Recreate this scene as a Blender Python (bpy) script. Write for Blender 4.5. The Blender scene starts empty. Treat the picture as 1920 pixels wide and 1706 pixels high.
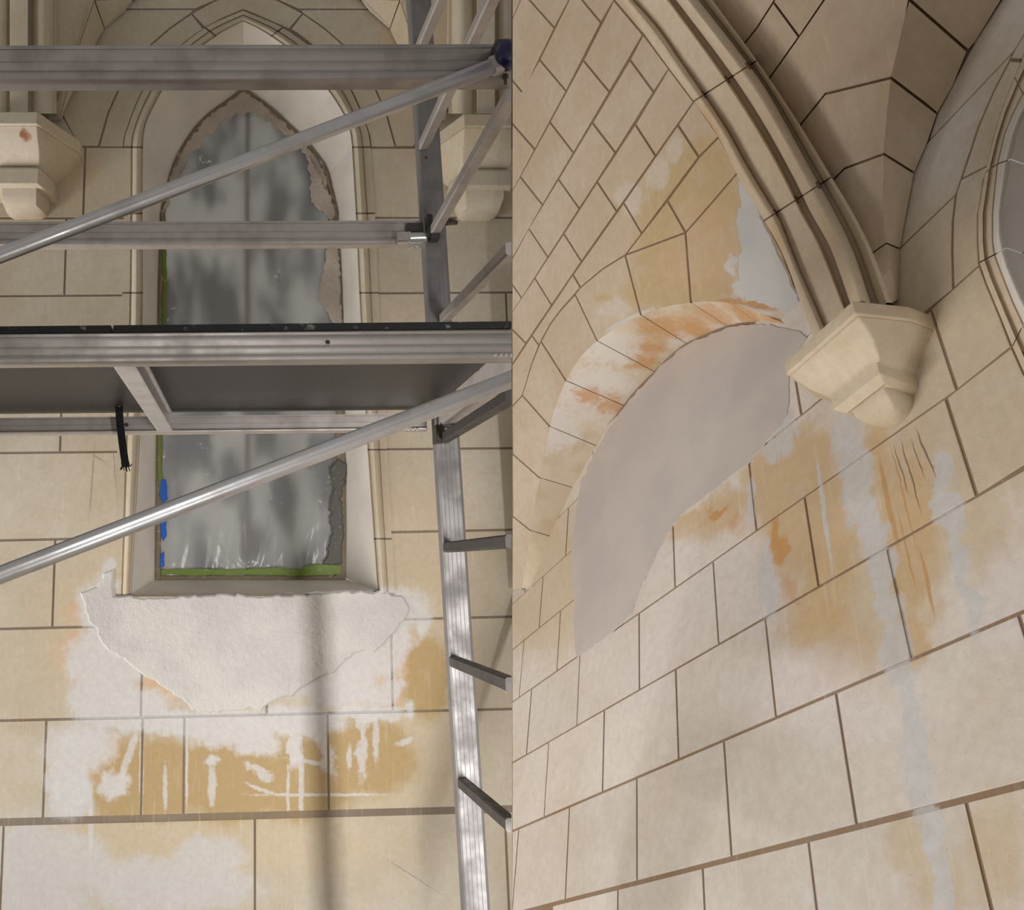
import bpy, bmesh, math, random
from mathutils import Vector, Matrix
from mathutils.geometry import tessellate_polygon, delaunay_2d_cdt
random.seed(7)
SC = bpy.context.scene
COL = SC.collection

# ------------------------------------------------------------------ camera, world, lights, exposure
F, CX, CY = 1553.0, 474.0, 853.0           # focal length and principal point for a 1920 x 1706 frame
PITCH = math.atan(218 / F)
cam_d = bpy.data.cameras.new('camera'); cam = bpy.data.objects.new('camera', cam_d); COL.objects.link(cam)
cam_d.sensor_fit = 'HORIZONTAL'; cam_d.sensor_width = 36
cam_d.lens = F / 1920 * 36
cam_d.shift_x = (960 - CX) / 1920
cam_d.clip_start = 0.02
cam.rotation_euler = (math.pi / 2 + PITCH, 0, 0)
SC.camera = cam

SC.view_settings.view_transform = 'Standard'; SC.view_settings.look = 'None'
SC.view_settings.gamma = 1; SC.view_settings.use_curve_mapping = False
SC.view_settings.exposure = 0.0
SC.cycles.use_denoising = True

wd = bpy.data.worlds.new('world'); SC.world = wd; wd.use_nodes = True
bg = wd.node_tree.nodes['Background']; bg.inputs[0].default_value = (1.0, 0.955, 0.905, 1); bg.inputs[1].default_value = 0.27

def area(name, loc, target, sx, sy, power, col):
    d = bpy.data.lights.new(name, 'AREA'); d.shape = 'RECTANGLE'; d.size = sx; d.size_y = sy; d.energy = power; d.color = col
    o = bpy.data.objects.new(name, d); COL.objects.link(o); o.location = loc
    o.rotation_euler = (Vector(target) - Vector(loc)).to_track_quat('-Z', 'Y').to_euler()
    return o
slit = area('lancet_window_light', (1.22, -1.0, -1.15), (0.2, 3.9, -0.9), 0.20, 1.7, 21, (1.0, 0.98, 0.97))
slit.data.spread = math.radians(62)
area('camera_fill_light', (-0.6, -2.8, -0.6), (0.6, 3.0, 0.0), 2.6, 2.6, 5, (1.0, 0.97, 0.94))  # added soft fill from behind the camera for the left wall
area('side_window_light', (-4.2, 2.9, -1.7), (1.5, 2.0, 0.3), 3.4, 2.4, 330, (1.0, 0.97, 0.945))

# ------------------------------------------------------------------ geometry of the two walls
cp, sp = math.cos(PITCH), math.sin(PITCH)
def R(x, y):
    a, b, c = (x - CX) / F, 1.0, -(y - CY) / F
    return Vector((a, b * cp - c * sp, b * sp + c * cp))
def PY(x, y, Y):                                     # point of the upright plane at depth Y
    r = R(x, y); return r * (Y / r.y)
LW = 3.9                                             # left wall
KL = LW / 3.0
S = 1.36                                             # distance to right wall
V1 = R(71.5, 1940).normalized(); V2 = R(1190, -1100).normalized()
WN = V1.cross(V2).normalized()
if WN.y < 0: WN = -WN
WU = -V1; WV = V2
def PW(x, y, h=0.0):                                 # point of the right wall, h out of it
    r = R(x, y); return r * ((S - h) / WN.dot(r))
def UV(u, v, h=0.0):
    return (WU * u + WV * v) * S + WN * (S - h)
VN = Vector((0.9426498, 0.32251412, 0.08599994)); VC = Vector((0.97141187, 2.39108735, 0.48991736)) * S
def PV(x, y, h=0.0):                                 # point of the leaning vault web
    r = R(x, y); return r * ((VN.dot(VC) - h) / VN.dot(r))

# ------------------------------------------------------------------ materials
def srgb(r, g, b):
    def f(c):
        c /= 255
        return c / 12.92 if c <= 0.04045 else ((c + 0.055) / 1.055) ** 2.4
    return (f(r), f(g), f(b), 1)

class NT:
    def __init__(s, name):
        s.m = bpy.data.materials.new(name); s.m.use_nodes = True
        s.t = s.m.node_tree; s.b = s.t.nodes['Principled BSDF']; s.out = s.t.nodes['Material Output']
    def n(s, typ, **kw):
        o = s.t.nodes.new(typ)
        for k, v in kw.items(): setattr(o, k, v)
        return o
    def l(s, a, b): s.t.links.new(a, b)
    def set(s, sock, v):
        if hasattr(v, 'is_linked') or isinstance(v, bpy.types.NodeSocket): s.l(v, sock)
        else: sock.default_value = v
    def math(s, op, a, b=0.0, c=None, clamp=False):
        o = s.n('ShaderNodeMath', operation=op, use_clamp=clamp)
        s.set(o.inputs[0], a); s.set(o.inputs[1], b)
        if c is not None: s.set(o.inputs[2], c)
        return o.outputs[0]
    def vm(s, op, a, b=None, sc=None):
        o = s.n('ShaderNodeVectorMath', operation=op)
        s.set(o.inputs[0], a)
        if b is not None: s.set(o.inputs[1], b)
        if sc is not None: s.set(o.inputs['Scale'], sc)
        return o.outputs['Value'] if op in ('DOT_PRODUCT', 'LENGTH', 'DISTANCE') else o.outputs['Vector']
    def noise(s, vec, scale, detail=4, rough=0.55):
        o = s.n('ShaderNodeTexNoise'); s.l(vec, o.inputs['Vector'])
        o.inputs['Scale'].default_value = scale; o.inputs['Detail'].default_value = detail; o.inputs['Roughness'].default_value = rough
        return o
    def mr(s, v, a, b, c=0.0, d=1.0, smooth=True):
        o = s.n('ShaderNodeMapRange'); o.interpolation_type = 'SMOOTHSTEP' if smooth else 'LINEAR'
        s.set(o.inputs[0], v)
        for i, q in enumerate((a, b, c, d)): s.set(o.inputs[i + 1], q)
        return o.outputs[0]
    def mix(s, fac, a, b, mode='MIX'):
        o = s.n('ShaderNodeMix', data_type='RGBA', blend_type=mode)
        s.set(o.inputs[0], fac); s.set(o.inputs[6], a); s.set(o.inputs[7], b)
        return o.outputs[2]
    def bump(s, h, strength, dist):
        o = s.n('ShaderNodeBump'); o.inputs['Strength'].default_value = strength; o.inputs['Distance'].default_value = dist
        s.l(h, o.inputs['Height']); s.l(o.outputs[0], s.b.inputs['Normal'])

def blob_field(t, ph, blobs, to2, ph0=None):
    """smallest normalised distance to a list of ellipses given in frame pixels, laid on a wall plane."""
    d = None
    for (x, y, rx, ry, *rest) in blobs:
        a = math.radians(rest[0]) if rest else 0.0
        e1 = (rx * math.cos(a), rx * math.sin(a)); e2 = (-ry * math.sin(a), ry * math.cos(a))
        c = to2(x, y); p1 = to2(x + e1[0], y + e1[1]); p2 = to2(x + e2[0], y + e2[1])
        ax, ay = p1[0] - c[0], p1[1] - c[1]; bx, by = p2[0] - c[0], p2[1] - c[1]
        det = ax * by - ay * bx
        i = ((by / det, -bx / det), (-ay / det, ax / det))
        pq = ph0 if (ph0 is not None and min(rx, ry) < 8) else ph
        q1 = t.vm('DOT_PRODUCT', pq, (i[0][0], i[0][1], -(i[0][0] * c[0] + i[0][1] * c[1])))
        q2 = t.vm('DOT_PRODUCT', pq, (i[1][0], i[1][1], -(i[1][0] * c[0] + i[1][1] * c[1])))
        L = t.math('ADD', t.math('MULTIPLY', q1, q1), t.math('MULTIPLY', q2, q2))
        d = L if d is None else t.math('MINIMUM', d, L)
    return t.math('SQRT', d)

def plane_coords(t, basis, warp=0.055, wscale=13):
    g = t.n('ShaderNodeNewGeometry'); pos = g.outputs['Position']
    bu, bv = basis
    u = t.vm('DOT_PRODUCT', pos, tuple(bu)); v = t.vm('DOT_PRODUCT', pos, tuple(bv))
    nz = t.noise(pos, wscale, 5, 0.62).outputs['Color']
    w = t.vm('SCALE', t.vm('SUBTRACT', nz, (0.5, 0.5, 0.5)), sc=warp * 2)
    sx = t.n('ShaderNodeSeparateXYZ'); t.l(w, sx.inputs[0])
    cb = t.n('ShaderNodeCombineXYZ')
    t.l(t.math('ADD', u, sx.outputs[0]), cb.inputs[0]); t.l(t.math('ADD', v, sx.outputs[1]), cb.inputs[1]); cb.inputs[2].default_value = 1
    c0 = t.n('ShaderNodeCombineXYZ')
    t.l(t.math('MULTIPLY_ADD', sx.outputs[0], .12, u), c0.inputs[0]); t.l(t.math('MULTIPLY_ADD', sx.outputs[1], .12, v), c0.inputs[1]); c0.inputs[2].default_value = 1
    return pos, cb.outputs[0], u, v, c0.outputs[0]

def stone_material(name, base, basis, to2, layers, rough=0.8, grain=1.0, per_stone=0.10, streaks=None):
    t = NT(name)
    pos, ph, u, v, ph0 = plane_coords(t, basis)
    big = t.noise(pos, 2.2, 3).outputs[0]; mid = t.noise(pos, 11, 5).outputs[0]; fine = t.noise(pos, 160, 3).outputs[0]
    oi = t.n('ShaderNodeObjectInfo')
    c = t.mix(t.mr(big, 0.35, 0.65), srgb(*base), srgb(base[0] - 10, base[1] - 13, base[2] - 18))
    c = t.mix(t.mr(mid, 0.45, 0.75, 0, 0.45), c, srgb(base[0] - 12, base[1] - 18, base[2] - 28))
    val = t.math('ADD', 1 - per_stone / 2, t.math('MULTIPLY', oi.outputs['Random'], per_stone))
    hs = t.n('ShaderNodeHueSaturation'); t.l(c, hs.inputs['Color']); t.l(val, hs.inputs['Value']); c = hs.outputs[0]
    # streaky wash running down the wall
    cb = t.n('ShaderNodeCombineXYZ'); t.l(t.math('MULTIPLY', u, 60.0), cb.inputs[0]); t.l(t.math('MULTIPLY', v, 5.0), cb.inputs[1])
    st = t.noise(cb.outputs[0], 1.0, 4).outputs[0]
    for (col, blobs, soft, amt, nz_amp, use_st, *fs) in layers:
        d = blob_field(t, ph, blobs, to2, ph0)
        nn = t.noise(pos, fs[0] if fs else 9, 6, 0.68).outputs[0]
        d = t.math('ADD', d, t.math('MULTIPLY', t.math('SUBTRACT', nn, 0.5), nz_amp))
        if use_st: d = t.math('ADD', d, t.math('MULTIPLY', t.math('SUBTRACT', st, 0.5), use_st))
        k = t.mr(d, 1.0 + soft, 1.0 - soft, 0.0, amt)
        c = t.mix(k, c, srgb(*col))
    sp_ = t.mr(t.noise(pos, 210, 2).outputs[0], 0.68, 0.75, 0, 0.45)
    c = t.mix(sp_, c, srgb(122, 102, 80))
    g1 = t.noise(pos, 38, 6, .7).outputs[0]
    c = t.mix(t.mr(g1, .30, .70, .0, .16), c, srgb(140, 118, 92))
    c = t.mix(t.mr(st, .55, .8, 0, .22), c, srgb(236, 228, 216))
    t.l(c, t.b.inputs['Base Color']); t.b.inputs['Roughness'].default_value = rough
    t.b.inputs['Specular IOR Level'].default_value = 0.3
    h = t.math('ADD', t.math('MULTIPLY', fine, 0.35), mid)
    t.bump(h, 0.25 * grain, 0.004)
    return t.m

BASIS_L = (Vector((1, 0, 0)), Vector((0, 0, 1)))
def toL(x, y): p = PY(x, y, LW); return (p.x, p.z)
BASIS_W = (WU, WV)
def toW(x, y): p = PW(x, y); return (p.dot(WU), p.dot(WV))
VU = Vector((0, 0, 1)).cross(VN).normalized(); VV = VN.cross(VU).normalized()
BASIS_V = (VU, VV)
def toV(x, y): p = PV(x, y); return (p.dot(VU), p.dot(VV))

OCH = (182, 155, 106); TAN = (206, 188, 158); WHI = (214, 213, 212); GRY = (205, 205, 206); PINK = (214, 180, 146)
_p = PY(57, 276, LW - .345); _a, _b, _c = _p.x, LW * cp + _p.z * sp, -LW * sp + _p.z * cp
SPOT = (CX + F * _a / _b - 13, CY - F * _c / _b - 28, 8.5, 9)
L_layers = [
 (TAN, [(200,1060,60,80),(140,1130,70,60),(150,1215,80,90),(790,1050,80,70),(790,1180,90,140),(770,960,60,50),(780,1300,100,110),
        (420,1580,330,60),(180,1570,120,50),(760,1440,150,90),(770,90,60,200),(150,300,40,90)], 0.35, 0.58, 0.7, 0.0),
 (PINK, [(160,1225,50,60),(205,1430,55,40),(170,1150,45,30),(290,1300,45,30),(700,1290,70,45),(740,1230,50,50)], 0.35, 0.75, 0.8, 0.0),
 (OCH, [(290,1460,115,80),(430,1455,130,85),(560,1455,120,85),(680,1420,100,75),(230,1500,70,35),(800,1270,45,80)], 0.25, 0.88, 0.35, 0.2),
 (GRY, [(60,1610,85,80),(140,1620,70,55),(310,1660,170,55),(390,1610,70,40),(130,1500,45,50),(60,1700,120,60)], 0.3, 0.75, 0.7, 0.2),
 (WHI, [(300,1352,130,24),(430,1364,110,36),(560,1352,90,30),(690,1336,80,16),(150,1400,62,50),(130,1470,40,66),(185,1300,56,64),(170,1240,50,50),(190,1190,40,40),(255,1320,70,30),(215,1270,40,50),
        (200,1215,50,80),(180,1140,38,50),(205,1085,16,34),(215,1470,24,30),(700,1235,60,40),(640,1290,80,36),(660,1250,60,30),(745,1140,60,40),(790,1165,20,30),(745,1200,30,50),(768,1330,12,20),
        (720,1300,40,24,-25),(480,1395,50,24),(400,1425,16,12),(552,1405,13,36)], 0.30, 0.88, 1.3, 0.5),
 ((150, 84, 50), [SPOT], 0.5, 0.9, 0.8, 0.0),
 ((120, 104, 86), [(172,905,1.3,62,4),(186,860,16,1.2,30),(215,880,1.2,40,-4),(770,1640,60,1.0,32)], 0.5, 0.5, 1.6, 0.0, 45),
 (WHI, [(398,1470,7,42),(565,1465,5,70),(488,1450,24,8,25),(490,1480,34,4,20),(612,1405,11,52,-15),(240,1420,7,60,20),(655,1420,5,22),
        (580,1428,42,4,10),(680,1400,9,70),(705,1380,6,44),(735,1250,5,90),(310,1475,4,44),(760,1390,18,6,-20),(600,1490,120,3),(350,1440,3,80),(265,1440,4,90),(170,1550,5,60),(540,1480,3,50)], 0.35, 0.75, 1.8, 0.6, 45)]
M_L = stone_material('stone_left', (206, 197, 180), BASIS_L, toL, L_layers)
M_Lm = stone_material('mortar_left', (138, 127, 116), BASIS_L, toL, [(OCH, L_layers[2][1], .25, .2, .4, 0), (GRY, L_layers[4][1], .3, .75, 1.2, .4)])

W_or = [(1440,895,55,60,-30),(1350,965,85,38,-33),(1500,860,80,70),(1470,990,55,110),(1545,1000,60,150),(1530,1160,70,70),(1580,1230,60,50),(1640,880,40,90),
        (1700,1000,60,180),(1705,1190,40,60),(1440,960,50,60),(1290,985,40,22,-33)]
W_tan = [(1790,930,110,140),(1860,820,120,120),(1840,1020,60,60),(1600,1150,130,130),(1800,560,170,220),(1750,760,150,130),(1040,1090,60,150),(1000,1160,60,60),(1880,400,60,300),(1760,1650,60,60),(1870,1600,60,120),(1700,1580,40,60)]
W_layers = [
 (TAN, W_tan, 0.5, 0.8, 0.8, 0.2),
 ((204,172,124), W_or, 0.4, 0.75, 0.9, 0.4),
 ((200,140,60), [(1475,1100,16,20),(1455,1010,12,40),(1385,985,16,20),(1470,1035,10,30),(1490,1125,14,5,50),(1350,960,18,10)], 0.4, 0.7, 0.8, 0.2),
 ((222,212,206), [(1270,1120,90,120),(1400,1120,80,80),(1180,1250,120,90),(1500,1290,160,90),(1890,1130,60,110),(1400,1010,30,50)], 0.5, 0.7, 0.7, 0.0),
 ((196,150,96), [(1666,940,5,90,-12),(1695,930,2,110,-14),(1738,1090,4,60,-12),(1700,1030,2,70,-12)], 0.3, 0.8, 0.4, 0.2),
 ((110,90,74), [(1708,890,1.6,70,-16),(1737,850,2.0,50,-22),(1722,860,1.2,40,-18),(1690,880,1.2,50,-16)], 0.3, 0.8, 0.3, 0.0),
 (GRY, [(1588,815,30,48),(1600,870,30,40),(1612,930,32,60),(1632,1000,30,50),(1648,1060,26,50),(1660,1130,24,60),(1684,1220,24,70),(1700,1320,22,80),(1725,1450,20,90),(1745,1560,16,80),(1765,1660,18,80),
        (1768,880,20,30),(1760,930,18,40),(1790,965,22,45),(1795,1040,12,60,-12),(1815,1130,16,60,-14),(1410,920,9,22),(1408,960,7,30),(1438,1090,14,80),(1545,960,4,120,-8),(1470,820,16,40),(1440,840,16,30,-30),(1490,800,4,24,-20)], 0.28, 0.78, 1.1, 0.6)]
M_W = stone_material('stone_right', (222, 214, 206), BASIS_W, toW, W_layers)
M_Wm = stone_material('mortar_right', (150, 128, 108), BASIS_W, toW, [(GRY, W_layers[6][1], .28, .7, 1.1, .5)])

V_layers = [
 (TAN, [(1260,400,170,140),(1200,520,120,90),(1330,300,60,60)], 0.5, 0.6, 0.7, 0),
 ((198,172,128), [(1300,290,52,34),(1345,315,40,30),(1260,350,50,45),(1235,400,40,50),(1340,380,50,50),(1220,540,50,40),(1280,560,60,30),(1230,470,40,60),(1130,560,18,14),(1330,540,60,20)], 0.4, 0.8, 0.8, 0),
 ((208,178,140), [(1320,460,70,80),(1290,490,60,60)], 0.3, 0.7, 0.6, 0),
 ((216,206,194), [(1232,325,30,22,-60),(1265,280,26,16,-60),(1150,580,30,20),(1180,370,26,30)], 0.25, 0.6, 0.6, 0),
 ((196,140,80), [(1385,565,46,7),(1420,572,40,6,12)], 0.4, 0.7, 1.0, 0),
 (WHI, [(1385,545,20,22),(1392,580,60,6,8),(1375,500,8,16),(1180,600,50,6,-25)], 0.3, 0.8, 0.9, 0)]
M_V = stone_material('stone_vault', (209, 192, 173), BASIS_V, toV, V_layers, per_stone=0.05)
M_Vm = stone_material('mortar_vault', (138, 116, 98), BASIS_V, toV, [])
M_rib = stone_material('stone_rib', (222, 207, 186), BASIS_V, toV, [((200,160,100), [(1330,230,40,20,50),(1500,520,30,90,-25),(1480,470,26,60,-25)], .6, .5, .8, 0)], grain=1.6)
M_corb = stone_material('stone_corbel', (220, 204, 180), BASIS_W, toW, [], grain=1.2)

def plaster(name, base, grain=1.0, var=12, lump=9):
    t = NT(name); g = t.n('ShaderNodeNewGeometry'); pos = g.outputs['Position']
    a = t.noise(pos, 4, 4).outputs[0]; b = t.noise(pos, lump * 4, 5).outputs[0]; f = t.noise(pos, 90, 4).outputs[0]
    c = t.mix(t.mr(a, .35, .65), srgb(*base), srgb(base[0] - var, base[1] - var, base[2] - var + 3))
    c = t.mix(t.mr(f, .68, .74, 0, .3), c, srgb(150, 142, 132))
    t.l(c, t.b.inputs['Base Color']); t.b.inputs['Roughness'].default_value = .75; t.b.inputs['Specular IOR Level'].default_value = .3
    t.bump(t.math('ADD', b, t.math('MULTIPLY', f, .3)), .5 * grain, .006)
    return t.m
M_plas = plaster('plaster_white', (212, 208, 202), 2.0)
M_edge = plaster('flaking_plaster', (190, 178, 164), 2.2, 26, 14)
M_reveal = plaster('painted_reveal', (224, 218, 207), .6)
M_grey = plaster('plaster_grey', (198, 188, 180), .25, 8)
M_blue_grey = plaster('plaster_pale', (204, 203, 200), .6, 14)

def soffit_material():
    t = NT('stone_soffit'); g = t.n('ShaderNodeNewGeometry'); pos = g.outputs['Position']
    nz = t.noise(pos, 16, 6, .65).outputs['Color']
    wp = t.vm('ADD', pos, t.vm('SCALE', t.vm('SUBTRACT', nz, (.5, .5, .5)), sc=.16))
    fz = t.noise(pos, 60, 5, .7).outputs[0]
    mid = t.noise(pos, 9, 5).outputs[0]
    c = t.mix(t.mr(mid, .4, .65), srgb(220, 206, 184), srgb(208, 190, 162))
    for col, lst, soft, amt in SOFF:
        d = None
        for (p, r) in lst:
            q = t.math('DIVIDE', t.vm('DISTANCE', wp, tuple(p)), r)
            d = q if d is None else t.math('MINIMUM', d, q)
        d = t.math('ADD', d, t.math('MULTIPLY', t.math('SUBTRACT', fz, .5), 1.6))
        c = t.mix(t.mr(d, 1 + soft, 1 - soft, 0, amt), c, srgb(*col))
    t.l(c, t.b.inputs['Base Color']); t.b.inputs['Roughness'].default_value = .8
    t.bump(mid, .3, .004)
    return t.m

def metal(name, base, rough, splat=0.5, dirt=.3):
    t = NT(name); tc = t.n('ShaderNodeTexCoord'); g = t.n('ShaderNodeNewGeometry'); pos = g.outputs['Position']
    n1 = t.noise(pos, 12, 5).outputs[0]; n2 = t.noise(pos, 70, 4, .7).outputs[0]; n3 = t.noise(pos, 5, 3).outputs[0]
    c = t.mix(t.mr(n1, .4, .7, 0, dirt), srgb(*base), srgb(int(base[0] * .62), int(base[1] * .6), int(base[2] * .58)))
    k = t.mr(t.math('ADD', n2, t.math('MULTIPLY', n3, .45)), 1.0 - .1 * splat, 1.03 - .1 * splat, 0, .75)
    c = t.mix(k, c, srgb(205, 200, 196))
    t.l(c, t.b.inputs['Base Color'])
    t.l(t.math('MULTIPLY', t.math('SUBTRACT', 1.0, k), .8), t.b.inputs['Metallic'])
    t.l(t.mr(n1, .3, .7, rough - .06, rough + .12), t.b.inputs['Roughness'])
    t.bump(t.math('ADD', n2, k), .12, .002)
    return t.m
M_al = metal('aluminium', (194, 189, 184), .56, .6)
M_al_d = metal('aluminium_dull', (196, 189, 184), .55, .6)
M_al_b = metal('aluminium_bright', (216, 215, 216), .36, .7)
M_dark = metal('dark_steel_dim_alu', (88, 84, 82), .5, .5)
M_post = metal('aluminium_post', (146, 143, 142), .56, .6)
M_zinc = metal('zinc', (205, 208, 205), .28, .1)

def plain(name, base, rough=.5, spec=.4, nscale=20, amt=.3, to=(120, 115, 110)):
    t = NT(name); g = t.n('ShaderNodeNewGeometry'); pos = g.outputs['Position']
    n1 = t.noise(pos, nscale, 6, .65).outputs[0]
    c = t.mix(t.mr(n1, .58, .72, 0, amt), srgb(*base), srgb(*to))
    t.l(c, t.b.inputs['Base Color']); t.b.inputs['Roughness'].default_value = rough; t.b.inputs['Specular IOR Level'].default_value = spec
    t.bump(n1, .15, .003)
    return t.m
M_deck = plain('black_film_plywood', (24, 22, 21), .42, .5, 30, .12)
M_decke = plain('black_deck_edge', (30, 29, 30), .5, .4, 45, .7, (150, 146, 142))
M_bluec = plain('dark_blue_plastic', (20, 22, 66), .35, .5, 30, .1)
M_strap = plain('black_webbing', (22, 22, 25), .8, .2, 90, .2)
M_green = plain('green_tape', (104, 124, 44), .55, .4, 28, .45, (190, 186, 150))
M_blue = plain('blue_tape', (26, 92, 190), .55, .4, 30, .3, (190, 195, 205))
M_frame = plain('flaking_frame', (128, 116, 96), .8, .3, 26, .9, (206, 198, 184))
def backlit_glass():
    """frosted leaded glass with dull daylight painted in as a glow."""
    t = NT('backlit_glass'); g = t.n('ShaderNodeNewGeometry'); pos = g.outputs['Position']
    mp = t.vm('MULTIPLY', pos, (3.6, 1.0, 1.5))
    n1 = t.noise(mp, 1.5, 2, .45).outputs[0]
    c = t.mix(t.mr(n1, .38, .62), srgb(66, 66, 66), srgb(182, 179, 172))
    t.l(c, t.b.inputs['Base Color']); t.l(c, t.b.inputs['Emission Color']); t.b.inputs['Emission Strength'].default_value = .34  # patches of daylight painted as noise colour and weak emission
    t.b.inputs['Roughness'].default_value = .5
    return t.m
M_glass = backlit_glass()
M_floor = plain('stone_floor', (190, 178, 160), .8, .3, 3, .4, (160, 150, 136))
M_bolt = plain('dark_bolt', (60, 55, 50), .5, .5, 40, .3)

GY0 = LW + .30
def sheet_material():
    t = NT('plastic_film'); g = t.n('ShaderNodeNewGeometry'); pos = g.outputs['Position']
    n1 = t.noise(pos, 3.2, 2).outputs[0]; n2 = t.noise(pos, 34, 6, .7).outputs[0]; n3 = t.noise(pos, 7, 3).outputs[0]
    t.b.inputs['Base Color'].default_value = srgb(188, 189, 190); t.b.inputs['Roughness'].default_value = .22
    t.b.inputs['Specular IOR Level'].default_value = .55; t.b.inputs['Alpha'].default_value = 1
    tr = t.n('ShaderNodeBsdfRefraction'); tr.inputs['Color'].default_value = (.9, .9, .9, 1); tr.inputs['Roughness'].default_value = .5; tr.inputs['IOR'].default_value = 1.14
    mx = t.n('ShaderNodeMixShader'); mx.inputs[0].default_value = .36
    t.l(tr.outputs[0], mx.inputs[1]); t.l(t.b.outputs[0], mx.inputs[2])
    sz = t.n('ShaderNodeSeparateXYZ'); t.l(pos, sz.inputs[0])
    low = t.mr(sz.outputs[2], PY(470, 1068, GY0).z, PY(470, 1020, GY0).z, .10, 0)
    k = t.mr(t.math('ADD', t.math('ADD', n2, t.math('MULTIPLY', n3, .5)), low), .93, .96)
    df = t.n('ShaderNodeBsdfDiffuse'); df.inputs[0].default_value = srgb(215, 212, 208)
    m2 = t.n('ShaderNodeMixShader'); t.l(k, m2.inputs[0]); t.l(mx.outputs[0], m2.inputs[1]); t.l(df.outputs[0], m2.inputs[2])
    t.l(m2.outputs[0], t.out.inputs['Surface'])
    return t.m
M_sheet = sheet_material()

# ------------------------------------------------------------------ object helpers
def link(o, parent=None):
    COL.objects.link(o)
    if parent is not None: o.parent = parent
    return o
def obj(name, verts, faces, mat, parent=None, smooth=False):
    me = bpy.data.meshes.new(name); me.from_pydata([tuple(v) for v in verts], [], faces); me.update()
    bm = bmesh.new(); bm.from_mesh(me); bmesh.ops.recalc_face_normals(bm, faces=bm.faces); bm.to_mesh(me); bm.free()
    if smooth:
        me.polygons.foreach_set('use_smooth', [True] * len(me.polygons))
        me.set_sharp_from_angle(angle=math.radians(38))
    me.materials.append(mat)
    return link(bpy.data.objects.new(name, me), parent)
def empty(name, label=None, cat=None, group=None, kind=None):
    o = bpy.data.objects.new(name, None); o.empty_display_size = .05
    return tag(link(o), label, cat, group, kind)
def tag(o, label=None, cat=None, group=None, kind=None):
    for k, v in (('label', label), ('category', cat), ('group', group), ('kind', kind)):
        if v: o[k] = v
    return o

def newell(p):
    n = Vector((0, 0, 0))
    for i in range(len(p)):
        a, b = p[i], p[(i + 1) % len(p)]
        n += Vector(((a.y - b.y) * (a.z + b.z), (a.z - b.z) * (a.x + b.x), (a.x - b.x) * (a.y + b.y)))
    return n.normalized()
def inset(p, d, keep=()):
    """pull an outline in by d; edges whose index is in keep stay where they are."""
    n = newell(p); out = []; N = len(p)
    for i in range(N):
        a, b, c = p[i - 1], p[i], p[(i + 1) % N]
        e1 = (b - a).normalized(); e2 = (c - b).normalized()
        m1 = n.cross(e1); m2 = n.cross(e2)
        d1 = 0 if (i - 1) % N in keep else d; d2 = 0 if i in keep else d
        cr = m1.dot(m2); den = 1 - cr * cr
        if den < .02: out.append(b + (m1 + m2) * ((d1 + d2) / 4))
        else:
            x = (d1 - d2 * cr) / den; y = (d2 - d1 * cr) / den
            v = m1 * x + m2 * y
            if v.length > 3 * d: v = v * (3 * d / v.length)
            out.append(b + v)
    return out
def slab(name, pts, back, mat, parent, gap=.006, thick=.03, cham=.0009, jit=.0007, keep=()):
    """one block: front outline pulled in by half a joint, chamfered arris, sides going back."""
    j = back * random.uniform(-jit, jit)
    a = [q + j for q in inset(pts, gap / 2 + cham, keep)]
    b = [q + j + back * cham for q in inset(pts, gap / 2, keep)]
    c = [q + back * thick for q in b]
    N = len(pts); v = a + b + c
    f = [list(range(N))]
    for k in (0, 1):
        for i in range(N):
            i2 = (i + 1) % N
            f.append([k * N + i, k * N + i2, (k + 1) * N + i2, (k + 1) * N + i])
    f.append(list(range(2 * N, 3 * N))[::-1])
    return obj(name, v, f, mat, parent)
def ragged(px, amp, step=9, close=True):
    out = []; N = len(px)
    for i in range(N if close else N - 1):
        a = Vector(px[i]); b = Vector(px[(i + 1) % N]); L = (b - a).length; n = max(1, int(L / step))
        for k in range(n):
            q = a.lerp(b, k / n)
            if k or amp > 0: q = q + Vector((random.gauss(0, amp), random.gauss(0, amp)))
            out.append((q.x, q.y))
    return out
def coat(name, px, place, back, thick, mat, parent, amp=2.0, step=8):
    """thin layer with a ragged edge lying on a wall: domed rim, filled face."""
    P = [place(x, y) for x, y in ragged(px, amp, step)]
    N = len(P); top = [q - back * thick for q in inset(P, thick * .9)]
    tri = tessellate_polygon([top])
    v = top + P + [q + back * .002 for q in P]
    f = [list(t) for t in tri]
    for k in (0, 1):
        for i in range(N):
            i2 = (i + 1) % N; f.append([k * N + i, k * N + i2, (k + 1) * N + i2, (k + 1) * N + i])
    return obj(name, v, f, mat, parent)
def loft(name, rows, mat, parent, smooth=True, closed=False, cap=False):
    n = len(rows[0]); v = [q for r in rows for q in r]; f = []
    for i in range(len(rows) - 1):
        for j in range(n if closed else n - 1):
            j2 = (j + 1) % n
            f.append([i * n + j, i * n + j2, (i + 1) * n + j2, (i + 1) * n + j])
    if cap:
        f.append(list(range(n))[::-1]); f.append([(len(rows) - 1) * n + j for j in range(n)])
    return obj(name, v, f, mat, parent, smooth)
def bar(name, prof, p0, p1, mat, parent=None, up=Vector((0, 0, 1)), smooth=True):
    """profile (a towards the viewer side, b up) swept from p0 to p1."""
    d = (p1 - p0).normalized(); s = d.cross(up).normalized(); b = s.cross(d).normalized()
    rows = [[q + s * x + b * y for x, y in prof] for q in (p0, p1)]
    return loft(name, rows, mat, parent, smooth, True, True)
def rect(w, h, c=.002):
    return [(-w/2+c,-h/2),(w/2-c,-h/2),(w/2,-h/2+c),(w/2,h/2-c),(w/2-c,h/2),(-w/2+c,h/2),(-w/2,h/2-c),(-w/2,-h/2+c)]
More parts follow.
